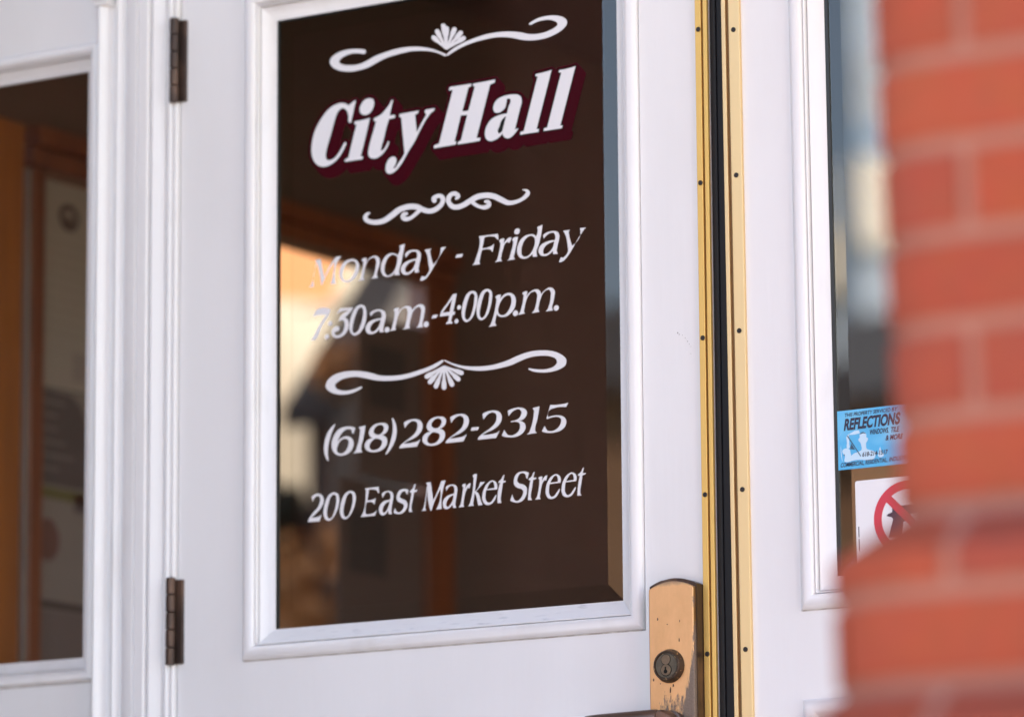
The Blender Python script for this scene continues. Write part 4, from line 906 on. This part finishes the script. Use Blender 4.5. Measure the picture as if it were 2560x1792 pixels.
PIT = 0.0670; PHASE = 0; XJ = float(at(2418, 480, -1.82)[0])
def make_pier(name, cx, cy, hw0, taper, r, label, steps, phase, XJ, top=3.72, mats=None):
    """battered rounded pier; hw0 half width at z = 1.2, steps = [(z top, extra half width)]"""
    root = empty(name, (cx, cy, 0), label, 'brick column', 'brick porch columns')
    bk = MB(); mo = MB()
    nrow = int(top / PIT)
    def ex_(z):
        e = 0.0
        for zt_, ex in steps:
            if z < zt_: e = ex
        return e
    def hw(z): return hw0 - (z - 1.2) * taper + ex_(z)
    H = PIT - 0.0128
    lv = []
    for i in range(nrow):
        z0 = i * PIT + ROWOFF; z1 = z0 + H
        h0 = hw(z0 + 0.02) + (z0 + 0.02 - z0) * taper; h1 = h0 - H * taper; rr = r + ex_(z0 + 0.02)
        per = 4 * (2 * (h0 - rr) + math.pi * rr / 2); nb = max(4, int(round(per / 0.2135))); nb += nb % 2
        off = (XJ - (cx - h0 + rr)) * nb / per + (0.5 if (i + phase) % 2 else 0.0)
        g_ = 0.0062 / per
        up = ex_(z0 + 0.02) - ex_(z1 + PIT * 0.5)            # a plinth course: its upper arris is sloped back to the shaft
        lev_ = [(h0, z0, rr), (h1, z1, rr)] if up < 0.001 else [(h0, z0, rr), (h0, z1 - 0.030, rr), (h1 - up * 0.9, z1, rr - up * 0.9)]
        for b_ in range(nb):
            s0 = (b_ + off) / nb + g_; s1 = (b_ + 1 + off) / nb - g_
            n = 10; v = []; f = []
            for q in range(n + 1):
                s = s0 + (s1 - s0) * q / n
                for hh, z_, r_ in lev_:
                    (px, py), (nx_, ny_) = rsq(hh, r_, s)
                    v.append((cx + px, cy + py, z_)); v.append((cx + px - nx_ * 0.05, cy + py - ny_ * 0.05, z_))
            M_ = 2 * len(lev_)
            for q in range(n):
                a = M_ * q; e = a + M_
                for l_ in range(len(lev_) - 1): f.append((a + 2 * l_, e + 2 * l_, e + 2 * l_ + 2, a + 2 * l_ + 2))
                f += [(a + M_ - 2, e + M_ - 2, e + M_ - 1, a + M_ - 1), (a, a + 1, e + 1, e)]
            o_ = M_ * n
            for l_ in range(len(lev_) - 1): f += [(2 * l_, 2 * l_ + 2, 2 * l_ + 3, 2 * l_ + 1), (o_ + 2 * l_, o_ + 2 * l_ + 1, o_ + 2 * l_ + 3, o_ + 2 * l_ + 2)]
            bk.add(v, f)
        lv.append((z0 - (PIT - H), h0)); lv.append((z1, h1))
    # mortar core, a few millimetres back; the steps show as ledges
    n = 96; prev = None; v = []; f = []; ring = 0
    pr = []
    for i in range(nrow):
        za = i * PIT + ROWOFF - (PIT - H) * 0.5; zb = za + PIT; h = hw(i * PIT + ROWOFF + 0.02)
        e_ = ex_(i * PIT + ROWOFF + 0.02); up = e_ - ex_((i + 1) * PIT + ROWOFF + 0.02); pr += [(za, h + 0.0005 - 0.004, e_), (zb - 0.036, h - 0.004, e_), (zb - 0.0002, h - PIT * taper - 0.004 - up, e_ - up)]
    for z_, h, e_ in pr:
        for q in range(n):
            (px, py), _ = rsq(h, r + e_, q / n); v.append((cx + px, cy + py, z_))
    for i in range(len(pr) - 1):
        for q in range(n): f.append((i * n + q, i * n + (q + 1) % n, (i + 1) * n + (q + 1) % n, (i + 1) * n + q))
    f.append(tuple(range(n))); f.append(tuple((len(pr) - 1) * n + q for q in range(n)))
    mo.add(v, f)
    bk.build('bricks', (mats or (BRICK, MORTAR))[0], root); mo.build('mortar', (mats or (BRICK, MORTAR))[1], root, smooth=30)
    return root
random.seed(11)
# course joints sit at z = 1.3717, 1.3051, 1.2424 ... on the picture's column
ROWOFF = 1.2934 - PIT * int(1.2934 / PIT)
PHW, PR = 0.30, 0.055
make_pier('brick_column', 1.4485 + PHW, -1.82 + PHW, PHW, -0.020, PR, 'round cornered red orange brick column standing in front of the right door', [(1.019, 0.052), (0.885, 0.100)], PHASE, XJ)
ROWOFF = 0.011
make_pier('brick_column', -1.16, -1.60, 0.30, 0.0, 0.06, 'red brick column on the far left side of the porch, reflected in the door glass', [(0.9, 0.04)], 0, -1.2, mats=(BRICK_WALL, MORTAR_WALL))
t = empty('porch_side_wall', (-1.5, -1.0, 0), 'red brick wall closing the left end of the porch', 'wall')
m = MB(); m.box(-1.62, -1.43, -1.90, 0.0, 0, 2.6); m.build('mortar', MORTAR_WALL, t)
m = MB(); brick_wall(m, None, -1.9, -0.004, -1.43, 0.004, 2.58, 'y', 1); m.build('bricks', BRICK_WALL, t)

# ------------------------------------------------------------------ what stands outside the side window
CREAM = mat('cream_stucco', (0.24, 0.22, 0.18), 0.9, bump=((20, 20, 20), 0.4, 0.01), var=((0.14, 0.12, 0.092), (1.6, 1.6, 1.2), 0.4, 0.65, 4))
t = empty('neighbour_house', (-5.4, 6, -0.3), 'cream stucco house seen through the side window', 'house')
m = MB(); m.box(-9.2, -5.2, 2, 16, -0.3, 6.4); m.build('wall', CREAM, t); m = MB(); m.box(-5.198, -5.16, 2, 16, -0.29, 2.96); m.build('base_course', mat('tan_base_render', (0.095, 0.080, 0.058), 0.9, var=((0.06, 0.05, 0.036), (1.5, 4, 1.0), 0.4, 0.65, 4)), t)
m = MB(); m.add([(-9.6, 1.6, 6.4), (-4.8, 1.6, 6.4), (-4.8, 16.4, 6.4), (-9.6, 16.4, 6.4), (-7.2, 1.6, 8.2), (-7.2, 16.4, 8.2)], [(0, 1, 4), (1, 2, 5, 4), (2, 3, 5), (3, 0, 4, 5), (0, 3, 2, 1)]); m.build('roof', mat('brown_shingles', (0.10, 0.06, 0.045), 0.9), t)
def leaf_cloud(mb, c, rad, n, size, seed, mi=0, squash=1.0):
    rng = random.Random(seed)
    for _ in range(n):
        while True:
            q = Vector((rng.uniform(-1, 1), rng.uniform(-1, 1), rng.uniform(-1, 1)))
            if q.length < 1 and q.length > 0.25: break
        p = Vector(c) + Vector((q.x * rad, q.y * rad, q.z * rad * squash))
        a = Vector((rng.gauss(0, 1), rng.gauss(0, 1), rng.gauss(0, 1))).normalized(); b_ = a.orthogonal().normalized(); s = size * rng.uniform(0.6, 1.3)
        mb.add([p - a * s, p + b_ * s * 0.5, p + a * s, p - b_ * s * 0.5], [(0, 1, 2, 3)], mi)
LEAF_DK = mat('dark_evergreen_leaves', (0.018, 0.022, 0.010), 0.8); LEAF_OR = mat('orange_autumn_leaves', (0.36, 0.15, 0.045), 0.8); BARK = mat('brown_bark', (0.10, 0.065, 0.045), 0.95)
def tree(name, base, blobs, leaf, label, seed, size=0.05, tr=0.06):
    root = empty(name, base, label, 'tree')
    tk = MB(); top = max(b[0][2] for b in blobs)
    tk.cyl(base, (0.02, 0.01, 1), [(0, tr * 1.3), ((top - base[2]) * 0.5, tr), (top - base[2], tr * 0.35)], 12)
    for c, r, n in blobs:
        s = Vector((base[0], base[1], base[2] + (c[2] - base[2]) * 0.6)); d = Vector(c) - s
        if d.length > 0.1: tk.cyl(s, d, [(0, tr * 0.5), (d.length, tr * 0.2)], 8)
    tk.build('trunk', BARK, root)
    cr = MB()
    for k, (c, r, n) in enumerate(blobs): leaf_cloud(cr, c, r, n, size, seed + k)
    cr.build('crown', leaf, root)
    return root
tree('evergreen_tree', (-4.5, 5.30, -0.3), [((-4.2, 5.45, 2.33), 0.09, 150), ((-4.2, 5.52, 2.27), 0.13, 260), ((-4.3, 5.5, 1.9), 0.3, 500), ((-4.4, 5.4, 1.4), 0.5, 900)], LEAF_DK, 'dark evergreen bush seen low through the side window', 21, 0.035, 0.04)
SHED = mat('dark_brown_shed_boards', (0.020, 0.013, 0.012), 0.8, var=((0.034, 0.022, 0.018), (1, 9, 0.6), 0.4, 0.7, 4))
t = empty('garden_screen', (-4.04, 6.6, -0.3), 'dark brown gabled garden screen seen through the side window', 'garden screen')
m = MB(); m.box(-4.08, -4.0, 5.43, 7.9, -0.3, 2.66); m.add([(-4.0, 5.43, 2.662), (-4.0, 7.9, 2.662), (-4.0, 6.665, 4.05), (-4.08, 5.43, 2.662), (-4.08, 7.9, 2.662), (-4.08, 6.665, 4.05)], [(0, 1, 2), (3, 5, 4)]); m.build('wall', SHED, t)
m = MB(); m.add([(-3.94, 5.36, 2.62), (-3.94, 6.665, 4.09), (-3.94, 7.97, 2.62), (-4.12, 5.36, 2.62), (-4.12, 6.665, 4.09), (-4.12, 7.97, 2.62), (-3.94, 5.36, 2.56), (-3.94, 6.665, 4.03), (-3.94, 7.97, 2.56), (-4.12, 5.36, 2.56), (-4.12, 6.665, 4.03), (-4.12, 7.97, 2.56)], [(0, 1, 4, 3), (1, 2, 5, 4), (6, 9, 10, 7), (7, 10, 11, 8), (0, 6, 7, 1), (1, 7, 8, 2), (3, 4, 10, 9), (4, 5, 11, 10), (0, 3, 9, 6), (2, 8, 11, 5)]); m.build('roof', mat('black_shed_felt', (0.02, 0.018, 0.018), 0.9), t)
m = MB(); m.box(-3.998, -3.97, 6.2, 7.0, -0.28, 1.75); m.build('door', SHED, t)
def basket(c, leaf, label, seed):
    r_ = empty('hanging_basket', c, label, 'flower basket', 'flower baskets hanging on the garden screen')
    m = MB(); m.cyl((c[0], c[1], c[2] - 0.06), (0, 0, 1), [(0, 0.02), (0.03, 0.05), (0.05, 0.055)], 14); m.build('basket', BARK, r_)
    m = MB(); m.box(c[0] - 0.003, c[0] + 0.003, c[1] - 0.003, c[1] + 0.003, c[2], c[2] + 0.20); m.box(-4.0, c[0] + 0.003, c[1] - 0.003, c[1] + 0.003, c[2] + 0.20, c[2] + 0.206); m.build('hook', STEEL, r_)
    m = MB(); leaf_cloud(m, (c[0], c[1], c[2] + 0.03), 0.075, 170, 0.022, seed, squash=1.1); m.build('flowers', leaf, r_)
basket((-3.86, 5.26, 2.66), LEAF_OR, 'hanging basket of orange flowers by the garden screen, seen through the side window', 5)
basket((-3.86, 5.40, 2.71), mat('dusty_pink_flowers', (0.20, 0.11, 0.085), 0.8), 'hanging basket of dusty pink flowers by the garden screen, right of the orange one', 6)
tree('orange_leaved_tree', (-3.7, 5.0, -0.3), [((-3.9, 5.25, 2.10), 0.17, 220), ((-3.9, 5.20, 1.85), 0.22, 300), ((-4.0, 5.43, 2.72), 0.055, 60), ((-3.8, 5.12, 1.5), 0.3, 300)], LEAF_OR, 'small orange leaved tree seen through the side window', 51, 0.035, 0.03)
t = empty('orange_awning', (-5.0, 6.4, 3.3), 'orange cloth awning on the cream house, seen through the side window', 'awning')
m = MB(); m.add([(-5.196, 5.9, 3.98), (-5.196, 6.80, 3.98), (-4.85, 6.80, 3.45), (-4.85, 5.9, 3.45), (-4.85, 6.66, 3.20), (-4.85, 5.9, 3.12)], [(0, 1, 2, 3), (3, 2, 4, 5)]); m.build('cloth', mat('orange_canvas', (0.24, 0.085, 0.012), 0.8), t)
m = MB(); m.cyl((-4.84, 5.9, 3.45), (0, 1, 0), [(0, 0.012), (0.9, 0.012)], 10); m.build('rail', STEEL, t)

# ------------------------------------------------------------------ the far side of the street, mirrored in the glass
FAR_BRICK = mat('tan_brown_brick', (0.36, 0.20, 0.115), 0.9, var=((0.28, 0.15, 0.09), (0.6, 0.6, 2.0), 0.4, 0.65, 5))
SLATE_ROOF = mat('dark_slate_roof', (0.065, 0.07, 0.075), 0.7)
PALE_WALL = mat('pale_blue_grey_cladding', (0.46, 0.58, 0.72), 0.7); SUN_CREAM = mat('cream_painted_panels', (0.97, 0.93, 0.84), 0.7); SILVER = mat('white_panels', (0.48, 0.57, 0.68), 0.6); BLUEGL = mat('sky_reflection_blue', (0.30, 0.48, 0.70), 0.2)  # window blue has the reflected sky put into its colour
t = empty('brick_storefront', (-8, -34, -0.3), 'long tan brick shop row with dark slate roof across the street, mirrored in the glass', 'shop building')
m = MB(); m.box(-40, 6, -44, -32, -0.3, 7.5); m.build('wall', FAR_BRICK, t)
m = MB(); m.add([(-40.4, -31.6, 7.5), (6.4, -31.6, 7.5), (6.4, -37, 9.4), (-40.4, -37, 9.4), (6.4, -44.4, 7.5), (-40.4, -44.4, 7.5)], [(0, 1, 2, 3), (3, 2, 4, 5), (0, 3, 5), (1, 4, 2)]); m.build('roof', SLATE_ROOF, t)
for k in range(7):
    x0 = -38 + k * 6.2
    m = MB(); ring_frame(m, (x0, x0 + 4.2, 0.4, 3.2), (x0 + 0.15, x0 + 4.05, 0.55, 3.05), 0, 0.1)
    m.v = [(a, -31.9 - b, c) for a, b, c in m.v]; wdw = m.build('window', SILVER, t)
    m = MB(); m.box(x0 + 0.15, x0 + 4.05, -31.99, -31.96, 0.55, 3.05); m.build('pane', BLUEGL, wdw)
def tower(label, px, py, wl, wr, top, bands, turn):
    t = empty('pale_tower', (px, py, -0.3), label, 'tower')
    m = MB(); m.box(px + wl, px + wr, py - 9, py, -0.3, top); m.build('wall', PALE_WALL, t)
    for nm, mt, z0, z1 in bands:
        m = MB(); m.box(px + wl + 0.02, px + wr - 0.25, py + 0.02, py + 0.2, z0, z1); m.build(nm, mt, t)
    t.rotation_euler.z = turn
TURN = -math.radians(36)
tower('tall pale tower with cream and white bands rising behind the shop row', -31.93, -62.0, 0.0, 3.2, 21.5, [('cream_band', SUN_CREAM, 15.87, 17.46), ('window_band', BLUEGL, 17.462, 17.98), ('white_band', SILVER, 17.982, 19.4)], TURN)
tower('lower, wider pale block with a single cream band behind the shop row', -42.6, -62.0, -3.0, 4.6, 18.6, [('cream_band', SUN_CREAM, 16.1, 17.3)], TURN)
for i, (x_, y_, s_) in enumerate([(-19, -29.5, 1.0), (-9.5, -29.2, 0.9), (1.5, -29.6, 1.1)]):
    lab = ['roadside tree across the street, farthest from the porch of the three', 'smaller roadside tree across the street, between the other two', 'largest roadside tree across the street, nearest the porch'][i]
    o = tree('street_tree', (x_, y_, -0.3), [((x_, y_, 4.0 * s_), 1.5 * s_, 1500), ((x_ + 0.8 * s_, y_, 3.2 * s_), 1.1 * s_, 900), ((x_ - 0.9 * s_, y_ + 0.2, 3.1 * s_), 1.1 * s_, 900)], mat('green_leaves_%d' % i, (0.05, 0.075, 0.025), 0.8), lab, 80 + 5 * i, 0.11, 0.14)
    o['group'] = 'trees along the far side of the street'
bpy.context.view_layer.update()
